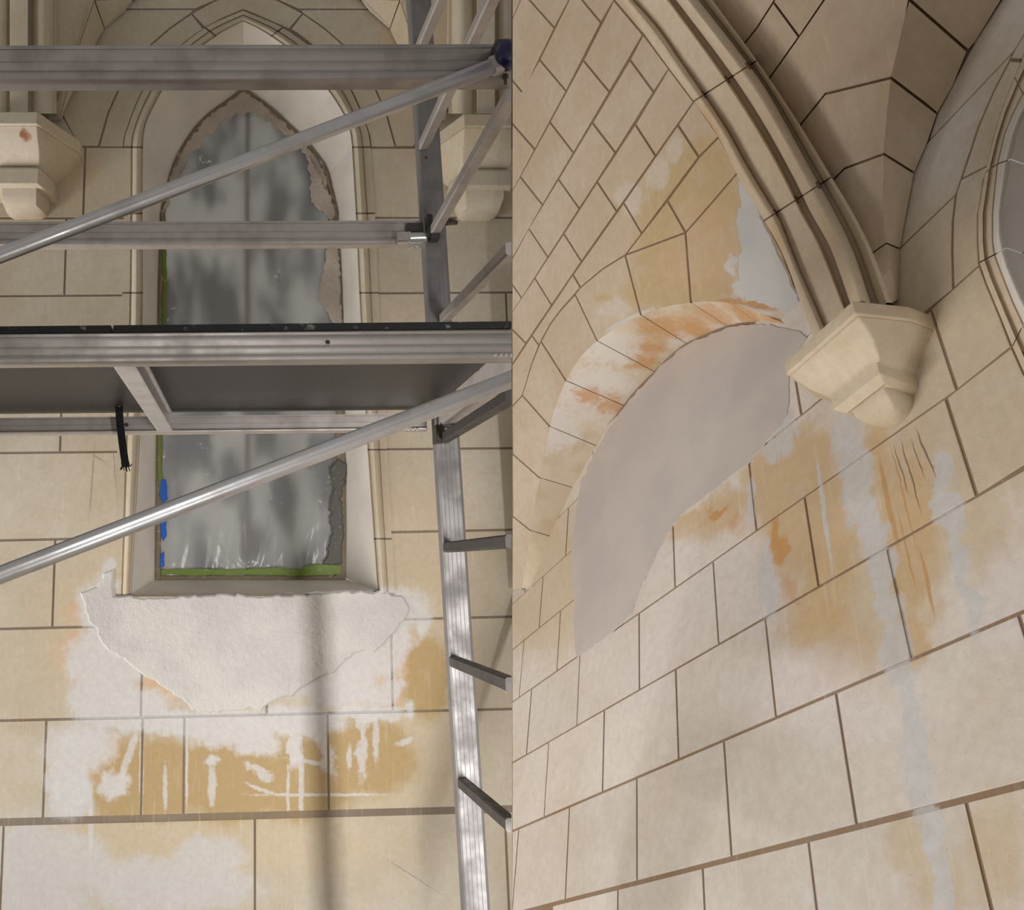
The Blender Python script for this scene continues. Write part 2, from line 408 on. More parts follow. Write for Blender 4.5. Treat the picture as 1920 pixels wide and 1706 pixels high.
def cyl(name, p0, p1, r, mat, parent=None, n=16, prof=None):
    d = (p1 - p0); ax = d.normalized(); s = ax.orthogonal().normalized(); t = ax.cross(s)
    rows = []
    for k, rr in (prof or [(0, r * .85), (.08, r), (.92, r), (1, r * .85)]):
        rows.append([p0 + d * k + (s * math.cos(2*math.pi*i/n) + t * math.sin(2*math.pi*i/n)) * rr for i in range(n)])
    return loft(name, rows, mat, parent, True, True, True)
def fill(name, outer, holes, back, thick, mat, kind=None, parent=None):
    """flat backing sheet with optional hole."""
    loops = [outer] + holes; flat = [q for l in loops for q in l]
    tri = tessellate_polygon(loops); N = len(flat)
    v = flat + [q + back * thick for q in flat]
    f = [list(t) for t in tri] + [[i + N for i in t][::-1] for t in tri]
    o0 = 0
    for l in loops:
        n = len(l)
        for i in range(n):
            i2 = (i + 1) % n; f.append([o0 + i, o0 + i2, o0 + i2 + N, o0 + i + N])
        o0 += n
    o = obj(name, v, f, mat, parent)
    return tag(o, kind=kind)
def clip_px(poly, a, b, c):                           # keep a*x + b*y >= c
    out = []
    for i in range(len(poly)):
        p, q = poly[i], poly[(i + 1) % len(poly)]
        dp, dq = a*p[0]+b*p[1]-c, a*q[0]+b*q[1]-c
        if dp >= 0: out.append(p)
        if (dp >= 0) != (dq >= 0):
            k = dp / (dp - dq); out.append((p[0]+(q[0]-p[0])*k, p[1]+(q[1]-p[1])*k))
    return out
def interp(pts, key, val):                            # polyline sampled by one coordinate, extrapolated
    p = sorted(pts, key=lambda q: q[key])
    for i in range(len(p) - 1):
        if val <= p[i + 1][key] or i == len(p) - 2:
            a, b = p[i], p[i + 1]; k = (val - a[key]) / (b[key] - a[key])
            return tuple(a[m] + (b[m] - a[m]) * k for m in range(len(a)))
YB = Vector((0, 1, 0))
SEAM = 959.0

# ================================================================== LEFT WALL
HO = [(216,1115),(220,830),(225,700),(229,540),(232,400),(232,276),(242,234),(260,187),(279,153),(310,115),(341,85),(385,52),(420,35),(456,20)]
HI = [(246,1115),(262,830),(266,700),(268,540),(267,400),(268,276),(274,232),(290,197),(307,165),(336,127),(365,98),(405,68),(432,52),(456,40)]
HOr = [(740,1113),(725,830),(717,700),(709,540),(703,400),(694,276),(686,236),(667,190),(647,153),(613,115),(578,85),(530,52),(492,35)]
HIr = [(708,1113),(688,830),(681,700),(673,540),(667,400),(660,276),(652,232),(634,197),(612,165),(582,127),(550,98),(508,68),(482,52)]
GI = [(290,1086),(293,830),(294,700),(296,540),(300,400),(318,325),(340,275),(358,248),(376,226),(400,205),(417,193),(436,179),(446,171),(457,164)]
GIr = [(648,1083),(647,830),(645,700),(641,540),(634,400),(617,325),(592,284),(570,258),(550,239),(522,213),(500,194),(478,178),(466,169)]
def smooth_arch(A, B, C, i0):
    out = [A[:i0], B[:i0], C[:i0]]
    for L, o in zip((A, B, C), out):
        P = [Vector(p) for p in L]
        for k in range(i0, len(P) - 1):
            p0 = P[k - 1]; p1 = P[k]; p2 = P[k + 1]; p3 = P[min(k + 2, len(P) - 1)]
            for q in (0, .34, .67):
                o.append(tuple(.5 * (2 * p1 + (p2 - p0) * q + (2 * p0 - 5 * p1 + 4 * p2 - p3) * q * q + (3 * p1 - p0 - 3 * p2 + p3) * q ** 3)))
        o.append(L[-1])
    return out
HO6, HOr6 = HO[:6], HOr[:6]
HO, HI, GI = smooth_arch(HO, HI, GI, 5); HOr, HIr, GIr = smooth_arch(HOr, HIr, GIr, 5)
outer_path = HO + HOr[::-1]; inner_path = HI + HIr[::-1]; glass_path = GI + GIr[::-1]

hole = [PY(a[0] * .62 + b[0] * .38, a[1] * .62 + b[1] * .38, LW + .003) for a, b in zip(outer_path, inner_path)]
wl_out = [PY(x, y, LW + .003) for x, y in [(-340, 1850), (968, 1850), (968, -160), (-340, -160)]]
wall_left = fill('wall_left', wl_out, [hole], YB, .05, M_Lm, 'structure')
tag(wall_left, 'pale limestone block wall with the lancet window behind the scaffold')

def JL(yl, yr): return lambda x: yl + (yr - yl) * x / 960
J = {k: JL(*v) for k, v in dict(a=(275,277), b=(409,408), c=(555,548), d=(700,694), e=(849,840), f=(1013,993), g=(1179,1156), h=(1351,1329), i=(1541,1516), k=(1800,1780)).items()}
def lean(x0, y, ym): return CX + (x0 - CX) * (1 + 9e-5 * (y - ym))
EL = lambda y: interp(HO6, 1, y)[0] + 3; ER = lambda y: interp(HOr6, 1, y)[0] - 3
WE = 968.0
rows = [('a','b',[-330,158,'L']),('a','b',['R',786,WE]),('b','c',[-330,123,'L']),('b','c',['R',WE]),('c','d',[-330,'L']),('c','d',['R',952,WE]),
        ('d','e',[-330,115,'L']),('d','e',['R',WE]),('e','f',[-330,'L']),('e','f',['R',WE]),('f','g',[-330,101,'L']),('f','g',['R',WE]),
        ('g','h',[-330,266,500,735,WE]),('h','i',[-330,84,266,345,616,WE]),('i','k',[-330,2,478,953,WE])]
for t_, b_, xs in rows:
    ym = (J[t_](300) + J[b_](300)) / 2
    def X(q, y):
        if q == 'L': return EL(y)
        if q == 'R': return ER(y)
        return q if q == WE else lean(q, y, ym)
    for x0, x1 in zip(xs, xs[1:]):
        xm0 = X(x0, ym); xm1 = X(x1, ym)
        d = 4.0 if b_ == 'i' else 0; dt = 5.0 if t_ == 'i' else 0
        px = [(X(x0, J[t_](xm0)), J[t_](xm0) + dt), (X(x1, J[t_](xm1)), J[t_](xm1) + dt), (X(x1, J[b_](xm1)), J[b_](xm1) - d), (X(x0, J[b_](xm0)), J[b_](xm0) - d)]
        slab('stone', [PY(x, y, LW) for x, y in px], YB, M_L, wall_left, gap=.011)
slab('stone', [PY(x, y, LW) for x, y in [(217,1117),(738,1115),(738,1161),(217,1174)]], YB, M_L, wall_left, gap=.008)
# arch ring and spandrels, drawn on the left and mirrored
RING = [(185,276),(203,211),(229,153),(255,116),(284,83),(320,52),(359,25),(406,0),(450,-14)]
OUT = [(116,215),(130,170),(150,125),(174,83),(195,51),(233,17),(250,0),(300,-40)]
def mir(p): return [(927 - x, y) for x, y in p]
def both(px, parent=wall_left, place=lambda x, y: PY(x, y, LW), back=YB, mat=M_L, gap=.010):
    slab('stone', [place(x, y) for x, y in px], back, mat, parent, gap=gap)
    q = [(min(x, 968), y) for x, y in mir(px)[::-1]]
    slab('stone', [place(x, y) for x, y in q], back, mat, parent, gap=gap)
HOa = HO[5:]
both(RING[:7] + [(383,55)] + [p for p in HOa if p[1] > 55][::-1])
slab('stone', [PY(x, y, LW) for x, y in [(359,25),(406,0),(450,-14),(520,0),(568,25),(542,55),(530,50),(492,33),(456,18),(420,33),(385,52)]], YB, M_L, wall_left, gap=.008)
both([(233,17),(195,51),(174,83),(150,125),(130,170),(116,215),(140,262),(152,275),(185,275),(203,211),(229,153),(255,116),(284,83),(320,52),(359,25),(366,17)])
both([(233,17),(366,17),(406,0),(450,-14),(450,-130),(330,-130),(300,-40),(250,0)])
both([(152,277),(116,217),(60,217),(60,400),(152,400)][:0] or [(40,205),(110,205),(152,275),(40,275)])
# vault webs either side of the window, convex fold beside each rib
def web_left(name, m):
    e = lambda x, y: (x if not m else 927 - x, y)
    par = empty(name, None, None, None, 'structure')
    def facet(px, depth):
        P = [PY(*e(x, y), LW - (3.0 - depth[i]) * KL) for i, (x, y) in enumerate(px)]
        if m: P = P[::-1]
        slab('stone', P, YB, M_L, par, gap=.006, thick=.02)
    facet([(84,-130),(218,-130),(177,0),(150,80),(130,153),(112,222),(90,222),(86,150),(84,60)], [2.80,2.84,2.88,2.90,2.92,2.96,2.97,2.93,2.88])
    facet([(177,0),(250,-4),(233,17),(195,51)], [2.88,2.97,2.975,2.98][:4])
    facet([(177,0),(195,51),(174,83),(150,125),(130,170),(116,215),(112,222),(130,153),(150,80)], [2.88,2.98,2.985,2.985,2.985,2.99,2.96,2.92,2.90])
    facet([(218,-130),(380,-130),(300,-40),(250,-4),(177,0)], [2.84,2.93,2.95,2.97,2.88])
    return par
tag(web_left('ceiling', False), 'folded vault web beside the rib at the upper left corner')
tag(web_left('ceiling', True), 'folded vault web behind the top of the scaffold post')

# plaster layers under the window
PL = [(198,1068),(213,1064),(215,1118),(245,1116),(252,1121),(330,1119),(420,1114),(480,1118),(560,1114),(660,1108),(700,1111),(714,1104),(728,1111),(758,1119),(768,1137),
      (762,1160),(742,1185),(722,1206),(700,1222),(662,1226),(642,1245),(625,1262),(600,1270),(575,1285),(555,1297),(548,1306),(530,1308),(505,1320),(490,1331),
      (470,1330),(440,1334),(400,1336),(360,1334),(352,1320),(330,1303),(300,1282),(275,1268),(255,1257),(240,1243),(233,1236),(214,1228),(196,1215),(186,1200),(180,1180),(165,1165),(158,1135),(150,1110),(180,1098)]
coat('plaster_layer', PL, lambda x, y: PY(x, y, LW), YB, .009, M_plas, wall_left, 1.6, 8)
# ------------------------------------------------------------------ window 1 : hood mould (trim), reveals, frame, film
trim_1 = empty('trim_1', 'moulded stone hood framing the lancet window', None, None, 'structure')
PROF = [(0,.012),(.0,-.004),(.36,-.004),(.40,.004),(.45,.000),(.52,-.010),(.60,-.018),(.68,-.020),(.76,-.016),(.83,-.006),(.88,.010),(.92,.022),(1.0,.024)]
def hood(o, i, k0, k1):
    rows_ = []
    for k in range(k0, k1 + 1):
        a, b = Vector(o[k]), Vector(i[k])
        if k == k0: a = a.lerp(Vector(o[k + 1]), 1.6 / (Vector(o[k + 1]) - a).length); b = b.lerp(Vector(i[k + 1]), 1.6 / (Vector(i[k + 1]) - b).length)
        if k == k1: a = a.lerp(Vector(o[k - 1]), 1.6 / (Vector(o[k - 1]) - a).length); b = b.lerp(Vector(i[k - 1]), 1.6 / (Vector(i[k - 1]) - b).length)
        rows_.append([PY(*a.lerp(b, s), LW + dz * KL) for s, dz in PROF])
    loft('stone', rows_, M_L, trim_1)
# finer path with the joints as break points
def densify(a, b, cuts):
    o, i, br = [], [], []
    for k in range(len(a)):
        o.append(a[k]); i.append(b[k])
        if k in cuts: br.append(len(o) - 1)
        elif k + 1 < len(a):
            for y in ((1010, 843, 549) if a[k][1] > a[k + 1][1] else (549, 843, 1010)):
                if a[k][1] > y > a[k + 1][1] or a[k][1] < y < a[k + 1][1]:
                    q = (y - a[k][1]) / (a[k + 1][1] - a[k][1])
                    o.append(tuple(Vector(a[k]).lerp(Vector(a[k + 1]), q))); i.append(tuple(Vector(b[k]).lerp(Vector(b[k + 1]), q))); br.append(len(o) - 1)
    return o, i, br
N_ = len(outer_path)
def ixl(k): return k if k < 5 else 5 + 3 * (k - 5)
def ixr(j): return N_ - 1 - ixl(j)
o_, i_, br = densify(outer_path, inner_path, {0, 4, 5, ixl(8), ixl(11), ixr(11), ixr(8), ixr(5), ixr(4), N_ - 1})
for k0, k1 in zip(br, br[1:]): hood(o_, i_, k0, k1)
loft('mortar', [[PY(*Vector(a).lerp(Vector(b), q), LW + dz * KL + .005) for q, dz in PROF] for a, b in zip(outer_path, inner_path)], M_Lm, trim_1)

window_1 = empty('window_1', 'pointed lancet window masked with plastic film', None, None, 'structure')
GY = LW + .30
def reveal(k0, k1):
    rows_ = []
    for k in range(k0, k1 + 1):
        a, b = Vector(inner_path[k]), Vector(glass_path[k])
        rows_.append([PY(*a.lerp(b, s), LW + .022 + (GY - LW - .022) * s) for s in (0, .04, .35, .7, 1.0)])
    loft('reveal_stone', rows_, M_reveal, window_1)
cuts = [0, 3, 5, ixl(8), ixl(11), ixl(13), ixr(10), ixr(8), ixr(5), ixr(3), N_ - 1]
for k0, k1 in zip(cuts, cuts[1:]): reveal(k0, k1)
sf = ragged([(244,1117),(330,1119),(480,1117),(660,1107),(712,1108)], 1.6, 10, False) + [(712,1108)]
rows_ = []
for s in (0, .1, .5, 1):
    rows_.append([PY(x + ((288 + (x - 244) * (650 - 288) / (712 - 244)) - x) * s, y + (1087 - y) * s, LW - .004 + (GY - LW) * s) for x, y in sf])
loft('sill', rows_, M_reveal, window_1)
# flaking frame round the opening, ragged towards the film
def ring_in(path, w):
    c = Vector((470, 640)); out = []
    for k, p in enumerate(path):
        a = Vector(path[max(k - 1, 0)]); b = Vector(path[min(k + 1, len(path) - 1)]); d = (b - a).normalized()
        n = Vector((-d.y, d.x))
        if n.dot(c - Vector(p)) < 0: n = -n
        out.append(Vector(p) + n * w(k))
    return out
gp = ragged(glass_path, 0, 11, False) + [glass_path[-1]]
def wid(k):
    x, y = gp[k]
    w = 3 * math.sin(k * .9) + 3 * math.sin(k * .37 + 1)
    if x < 330 and y > 380: return 12 + .4 * w
    if y < 380: return 10 + w * .8
    return (24 if 560 > y > 420 or y > 860 else 16) + w * .7
gin = ring_in(gp, wid)
rows_ = []
for k, p in enumerate(gp):
    a, b = Vector(p), gin[k]; j = random.uniform(-.004, .004)
    rows_.append([PY(*a, GY - .008), PY(*a.lerp(b, .35), GY - .018 + j), PY(*a.lerp(b, .8), GY - .012 + j * 1.5), PY(*b, GY - .001)])
fr = [r for r in rows_]
loft('window_frame', fr, M_frame, window_1, False)
bar('window_frame', rect(.02, .022, .004), PY(292, 1083, GY), PY(648, 1083, GY), M_frame, window_1)
coat('plaster_edge', [(306,396),(316,340),(336,288),(366,246),(396,212),(418,198),(438,182),(457,170),(478,182),(500,200),(528,224),(556,250),(586,288),(606,318),(616,345),
      (612,352),(594,330),(588,306),(566,286),(552,262),(530,246),(516,242),(506,226),(486,222),(470,212),(452,216),(440,212),(430,226),(412,228),(400,250),(384,258),(374,276),(358,286),(350,306),(338,316),(332,342),(322,352),(318,386)],
     lambda x, y: PY(x, y, GY - .012), YB, .006, M_edge, window_1, 1.8, 5)
coat('plaster_edge', [(576,290),(586,300),(600,330),(620,366),(630,404),(622,414),(606,398),(588,384),(580,362),(586,340),(580,316)], lambda x, y: PY(x, y, GY - .020), YB, .006, M_edge, window_1, 2.2, 5)
coat('plaster_edge', [(596,560),(604,520),(612,470),(628,450),(636,480),(640,560),(640,608),(624,606)], lambda x, y: PY(x, y, GY - .016), YB, .006, M_edge, window_1, 2.0, 6)
coat('torn_tape', [(618,880),(632,858),(648,868),(652,884),(640,930),(646,985),(640,1060),(622,1062),(606,1058),(622,1000),(616,950),(624,920)], lambda x, y: PY(x, y, GY - .02), YB, .008, plain('torn_grey_tape', (86, 84, 78), .6, .4, 40, .5, (170, 168, 160)), window_1, 1.6, 6)
# stained glass behind with a mullion and bars
gY = GY + .36
pane = fill('pane', [PY(x, y, gY) for x, y in [(296,1090)] + [(p[0], p[1]) for p in glass_path] + [(648,1090)]], [], YB, .008, M_glass, None, window_1)
bar('mullion', rect(.03, 34 * gY / F), PY(464, 1090, gY - .03), PY(464, 175, gY - .03), M_frame, window_1, up=YB)

sheet = empty('plastic_sheet', 'clear plastic film taped over the lancet window, wrinkled at the bottom', 'plastic film')
gl = sorted(GI, key=lambda q: q[1]); gr = sorted(GIr + [(457, 164)], key=lambda q: q[1])
rows_ = []
NR, NCc = 210, 90
WR = [(462,1064,378,948,7),(458,1062,402,985,5),(466,1064,440,1000,4),(468,1062,492,982,6),(474,1058,503,950,5),(470,1062,520,1010,4),(552,1062,574,962,7),(556,1058,612,928,6),
      (560,1040,590,955,5),(578,1000,614,938,4),(586,1034,606,1004,5),(330,1060,352,1010,4),(392,1060,380,1010,4),(540,1064,545,1000,4),(420,1062,412,1020,4),(505,1062,530,1022,4),(600,1060,580,1030,4),(352,920,372,860,4),(560,880,620,868,4)]
def wrinkle(x, y):
    z = 0
    for x0, y0, x1, y1, w in WR:
        dx, dy = x1 - x0, y1 - y0; L2 = dx * dx + dy * dy
        t = max(0, min(1, ((x - x0) * dx + (y - y0) * dy) / L2)); d = math.hypot(x - x0 - t * dx, y - y0 - t * dy)
        z += .0009 * w * math.exp(-(d / w) ** 2) * (1 - .6 * t) + .0005 * w * math.exp(-((d - 1.6 * w) / (.6 * w)) ** 2)
    return -z
for r in range(NR + 1):
    y = 166 + (1087 - 166) * r / NR
    xl = interp(GI, 1, y)[0] + 2; xr = interp(GIr + [(457, 164)], 1, y)[0] - 2
    row = []
    for c in range(NCc + 1):
        s = c / NCc; x = xl + (xr - xl) * s
        k = max(0, (y - 850) / 220) ** 1.5
        wv = .004 * k * math.sin((x - 455) * .10 + (1070 - y) * .03 * (1 if x > 455 else -1)) + .002 * k * math.sin((x - 455) * .31 + y * .05)
        wv += .004 * math.sin(x * .03 + y * .011) + .003 * math.sin(s * 25 + y * .02) * max(0, s - .75) * 4
        row.append(PY(x, y, GY + .016 + wv + wrinkle(x, y)))
    rows_.append(row)
loft('film', rows_, M_sheet, sheet)
def tape(label, px, mat, Y=GY - .014, amp=.5):
    o = coat('masking_tape', px, lambda x, y: PY(x, y, Y), YB, .0025, mat, None, amp, 7)
    tag(o, label, 'tape', None)
    return o
tape('green masking tape strip along the bottom edge of the plastic film', [(300,1068),(360,1066),(440,1068),(520,1064),(560,1068),(584,1058),(604,1058),(640,1060),(640,1077),(560,1080),(440,1077),(360,1080),(318,1076),(302,1081)], M_green, GY - .02)
tape('green masking tape strip up the left window jamb above the deck', [(304,470),(312,468),(313,540),(310,610),(304,612),(306,540)], M_green, GY - .02)
tape('green masking tape remnant on the left window jamb below the deck', [(296,816),(302,816),(303,870),(305,934),(300,930),(295,880)], M_green, GY - .02)
tape('blue masking tape piece on the left window jamb, above the brace', [(301,900),(312,898),(314,935),(306,944),(300,930)], M_blue, GY - .021)
tape('blue masking tape piece on the left window jamb, below the brace', [(302,968),(312,966),(312,1005),(306,1014),(301,1000)], M_blue, GY - .021)
tape('small blue masking tape scrap at the lower left window corner', [(301,1040),(309,1034),(308,1062),(300,1064)], M_blue, GY - .021)

# ------------------------------------------------------------------ corbels
def cut_seam(o, keep_left=True):
    """the left view's things end where the side wall begins."""
    M = o.matrix_world if o.parent is None else o.parent.matrix_basis @ o.matrix_basis
    n = R(SEAM, 1706).cross(R(SEAM, 0)).normalized()
    if n.x < 0: n = -n
    Mi = M.inverted()
    bm = bmesh.new(); bm.from_mesh(o.data)
    r = bmesh.ops.bisect_plane(bm, geom=bm.verts[:] + bm.edges[:] + bm.faces[:], plane_co=Mi @ Vector((0, 0, 0)), plane_no=(Mi.to_3x3() @ n), clear_outer=True)
    ed = [e for e in r['geom_cut'] if isinstance(e, bmesh.types.BMEdge)]
    if ed: bmesh.ops.holes_fill(bm, edges=ed, sides=0)
    bm.to_mesh(o.data); bm.free()
def corbel(label, C, U, V_, Nn, groups, mat, cut=False):
    """half octagon bracket: rings of (height, half front width, projection, half side width, side projection)."""
    root = empty('stone_corbel', label, 'corbel', None)
    root.location = C
    for nm, rings in groups:
        rr = []
        for (h, wf, d, ww, dm) in rings:
            rr.append([U * a + V_ * h + Nn * b for a, b in ((-ww, -.01), (-ww, dm), (-wf, d), (wf, d), (ww, dm), (ww, -.01))])
        o = loft(nm, rr, mat, root, nm in ('bell', 'pendant'), True, True)
        if cut: cut_seam(o)
        bv = o.modifiers.new('arris', 'BEVEL'); bv.width = .003; bv.segments = 2; bv.limit_method = 'ANGLE'; bv.angle_limit = math.radians(40)
    return root
X1, Z1 = Vector((1, 0, 0)), Vector((0, 0, 1))
def left_corb(xc, yt, w):
    D = .35
    zt = PY(xc, yt, LW - D).z; zf = lambda y, d: PY(xc, y, LW - d).z - zt
    c = PY(xc, yt, LW); c.x = PY(xc, yt, LW - .2).x; c.z = zt
    K = KL
    def q(y, dref, a, d, ww, dm): return (zf(yt + y, dref * K), a * w * K, d * K, ww * K, dm * K)
    g = [('slab', [q(0, .27, .098, .26, .20, .06), q(3, .27, .10, .27, .205, .065), q(25, .27, .10, .27, .205, .065)]),
         ('bell', [q(25, .27, .097, .258, .20, .06), q(50, .24, .095, .235, .17, .06), q(78, .20, .09, .19, .135, .06), q(106, .15, .078, .145, .10, .055)]),
         ('block', [q(106, .16, .080, .158, .105, .06), q(110, .165, .082, .165, .108, .06), q(137, .165, .082, .165, .108, .06)]),
         ('pendant', [q(137, .13, .066, .13, .085, .05), q(158, .125, .066, .125, .082, .05), q(178, .10, .060, .10, .07, .04), q(192, .06, .044, .06, .05, .03), q(200, .02, .02, .02, .022, .01)])]
    return c, g
c_, g_ = left_corb(38, 207, .95)
corbel('cream stone corbel at the upper left picture edge, below a vault shaft', c_, X1, Z1, -YB, g_, M_L)
c_, g_ = left_corb(907, 211, 1.05)
corbel('cream stone corbel half hidden by the scaffold post and bars', c_, X1, Z1, -YB, g_, M_L, True)
# shafts rising from these corbels, leaning out as they climb
def shaft(label, xc, prof, cut):
    root = empty('vault_rib', label, 'rib')
    for y0, y1 in ((213, -130),):
        rr = []
        for i in range(9):
            y = y0 + (y1 - y0) * i / 8; out = .05 + .12 * (i / 8) ** 1.6
            rr.append([PY(xc + x, y, LW - .13 - out - d * KL) for x, d in prof])
        o = loft('rib_stone', rr, M_L, root)
        if cut: cut_seam(o)
def arc(x0, x1, h, n=7): return [(x0 + (x1 - x0) * i / n, h * math.sin(math.pi * i / n) ** .75) for i in range(n + 1)]
pr_l = [(-64, -.3), (-62, 0)] + arc(-60, -24, .035) + [(-22, .0), (-20, .05), (12, .05), (14, .0)] + arc(19, 58, .035) + [(60, -.02), (66, -.02), (67, -.3)]
shaft('moulded vault shaft rising from the corbel at the left picture edge', 40, pr_l, False)
shaft('moulded vault shaft behind the top of the scaffold post', 907, [(-x, d) for x, d in pr_l][::-1], True)

# ================================================================== RIGHT WALL
def seam_clip(px, k=SEAM + 1): return clip_px(px, 1, 0, k)
W_out = [(SEAM + 1, 1800), (2010, 1800), (2010, -60), (SEAM + 1, 1000)]
wl2 = [PW(x, y, -.003) for x, y in [(SEAM + 1, 1830), (2400, 1830), (2400, 900), (1900, 650), (1838, 497), (1838, 400), (1850, 320), (1905, 140), (1960, -60), (1700, -60), (1560, 400), (1060, 700), (SEAM + 1, 1010)]]
wall_right = fill('wall_right', wl2, [], WN, .04, M_Wm, 'structure')
tag(wall_right, 'pale limestone block wall stained ochre under the vault')
def px_of(P):
    a = P.x; b = P.y * cp + P.z * sp; c = -P.y * sp + P.z * cp
    return (CX + F * a / b, CY - F * c / b)
def stone_uv(u0, u1, v0, v1, gap=.007, v0g=0):
    px = [px_of(UV(u, v)) for u, v in ((u0, v0 + v0g), (u1, v0 + v0g), (u1, v1), (u0, v1))]
    px = seam_clip(px)
    if len(px) >= 3: slab('stone', [PW(x, y) for x, y in px], WN, M_W, wall_right, gap=gap)
wrows = [(.33,.547,[-1.95,-1.684,-1.417,-1.166,-.899,-.63,-.36]),(.551,.758,[-2.43,-2.154,-1.894,-1.617,-1.34,-1.072,-.767,-.5,-.23]),
         (.759,.956,[-2.56,-2.29,-2.018,-1.75,-1.475,-1.205,-.929,-.65,-.38]),(.956,1.155,[-2.42,-2.145,-1.877,-1.607,-1.336,-1.073,-.772]),
         (1.155,1.348,[-2.72,-2.45,-2.224,-1.998,-1.73,-1.467,-1.203,-.752]),(1.348,1.535,[-2.66,-2.39,-2.127,-1.86,-1.59,-1.32,-1.05]),(1.535,1.72,[-2.52,-2.25,-1.988,-1.72,-1.45,-1.2,-.95]),(1.72,1.90,[-2.4,-2.12,-1.85,-1.58])]
for v0, v1, us in wrows:
    for a, b in zip(us, us[1:]): stone_uv(a, b, v0, v1)
def wst(px, gap=.007): slab('stone', [PW(x, y) for x, y in px], WN, M_W, wall_right, gap=gap)
pe, pc_, pd = px_of(UV(-.772, 1.155)), px_of(UV(-.772, .956)), px_of(UV(-.752, 1.350)); pe2 = px_of(UV(-.752, 1.155))
wst([pe,pc_,(1960,848),(1960,740),(1920,700),(1897,649)])
wst([pd,pe2,(1897,649),(1876,594),(1850,531),(1837,496),(1787,541)])
wst([px_of(UV(-1.05, 1.348)),(1787,541),(1785,470),(1786,416),(1792,364),(1685,467),px_of(UV(-1.05, 1.535))][::-1])
wst([(1672,479),(1792,364),(1801.5,336),(1834,237),(1862,172),(1902,94),(1725,281),(1704,325),(1682,430)][::-1])
wst([(1739,266),(1902,94),(1935,40),(1975,-40),(1895,-40),(1876,0),(1826,78),(1784,159),(1756,212)][::-1])
wst([(1787,541),(1837,496),(1834,452),(1834,400),(1837,390),(1845,335),(1858,307),(1801.5,336),(1792,364),(1786,416),(1785,470)])
wst([(1801.5,336),(1853,310),(1863,260),(1878,208),(1902,146),(1915,114),(1893,112),(1862,172),(1834,237)])
wst([(1893,112),(1915,112),(1955,30),(1990,-40),(1972,-40),(1935,40),(1902,94)])
# second window at the right edge
trim_2 = empty('trim_2', 'moulded stone surround of the window at the right picture edge', None, None, 'structure')
Ho = [(1990,870),(1945,765),(1920,697),(1899,650),(1876,593),(1850,531),(1837,493),(1834,452),(1834,400),(1838,380),(1847,325),(1863,260),(1878,208),(1902,146),(1920,104),(1970,5)]
Hm = [(2010,830),(1965,720),(1940,655),(1920,608),(1900,566),(1876,505),(1866,478),(1862,452),(1862,400),(1865,365),(1871,308),(1884,253),(1897,220),(1918,178),(1940,140),(1985,60)]
Hr = [(2040,790),(1995,690),(1968,625),(1945,590),(1922,556),(1898,502),(1888,466),(1881,430),(1880,400),(1884,368),(1895,300),(1909,245),(1920,216),(1940,180),(1962,150),(2005,80)]
M_roll = plaster('painted_roll', (226, 220, 210), 1.2)
def hood2(k0, k1):
    rr = []; tt = []
    for k in range(k0, k1 + 1):
        a, m, b = Vector(Ho[k]), Vector(Hm[k]), Vector(Hr[k])
        if k == k0:
            a, m, b = [p.lerp(Vector(L[k + 1]), 2.5 / (Vector(L[k + 1]) - p).length) for p, L in ((a, Ho), (m, Hm), (b, Hr))]
        r_ = [PW(*a, -.01), PW(*a, .002), PW(*a.lerp(m, .3), .004), PW(*a.lerp(m, .34), -.004), PW(*a.lerp(m, .7), -.002), PW(*a.lerp(m, .9), .0)]
        e = PW(*b, 0.0); t_ = []
        for q in range(0, 11):
            s = q / 10; t_.append(PW(*m.lerp(b, s), .002 + .030 * math.sin(math.pi * s) ** .7))
        r_.append(PW(*m, -.004))
        t_ += [e + WN * .03, e + WN * .05 + WU * .01]
        rr.append(r_); tt.append([PW(*m, -.004)] + t_)
    loft('stone', rr, M_rib, trim_2); loft('roll', tt, M_roll, trim_2)
for k0, k1 in ((0, 3), (3, 6), (6, 10), (10, 13), (13, 15)): hood2(k0, k1)
window_2 = empty('window_2', 'recessed window reveal at the right picture edge', None, None, 'structure')
for k0, k1 in ((0, 6), (6, 10), (10, 15)):
    rr = []
    for k in range(k0, k1 + 1):
        e = PW(*Hr[k], 0.0); rr.append([e + WN * .035, e + WN * .07 + WU * .012, e + WN * .075 + WU * .03, e + WN * .14 + WU * .05, e + WN * .30 + WU * .10])
    loft('reveal_stone', rr, M_rib, window_2)
pp = [PW(*q, 0) + WN * .28 + WU * .09 for q in Hr]
far = [PW(*q, 0) + WU * .44 for q in Hr]
loft('reveal_stone', [[p + WN * .02, p + WN * .30] for p in far], M_rib, window_2, False)
fill('pane', pp + [p + WN * .28 for p in far[::-1]], [], WN, .01, plain('dark_glass', (84, 80, 84), .25, .5, 6, .3), None, window_2)

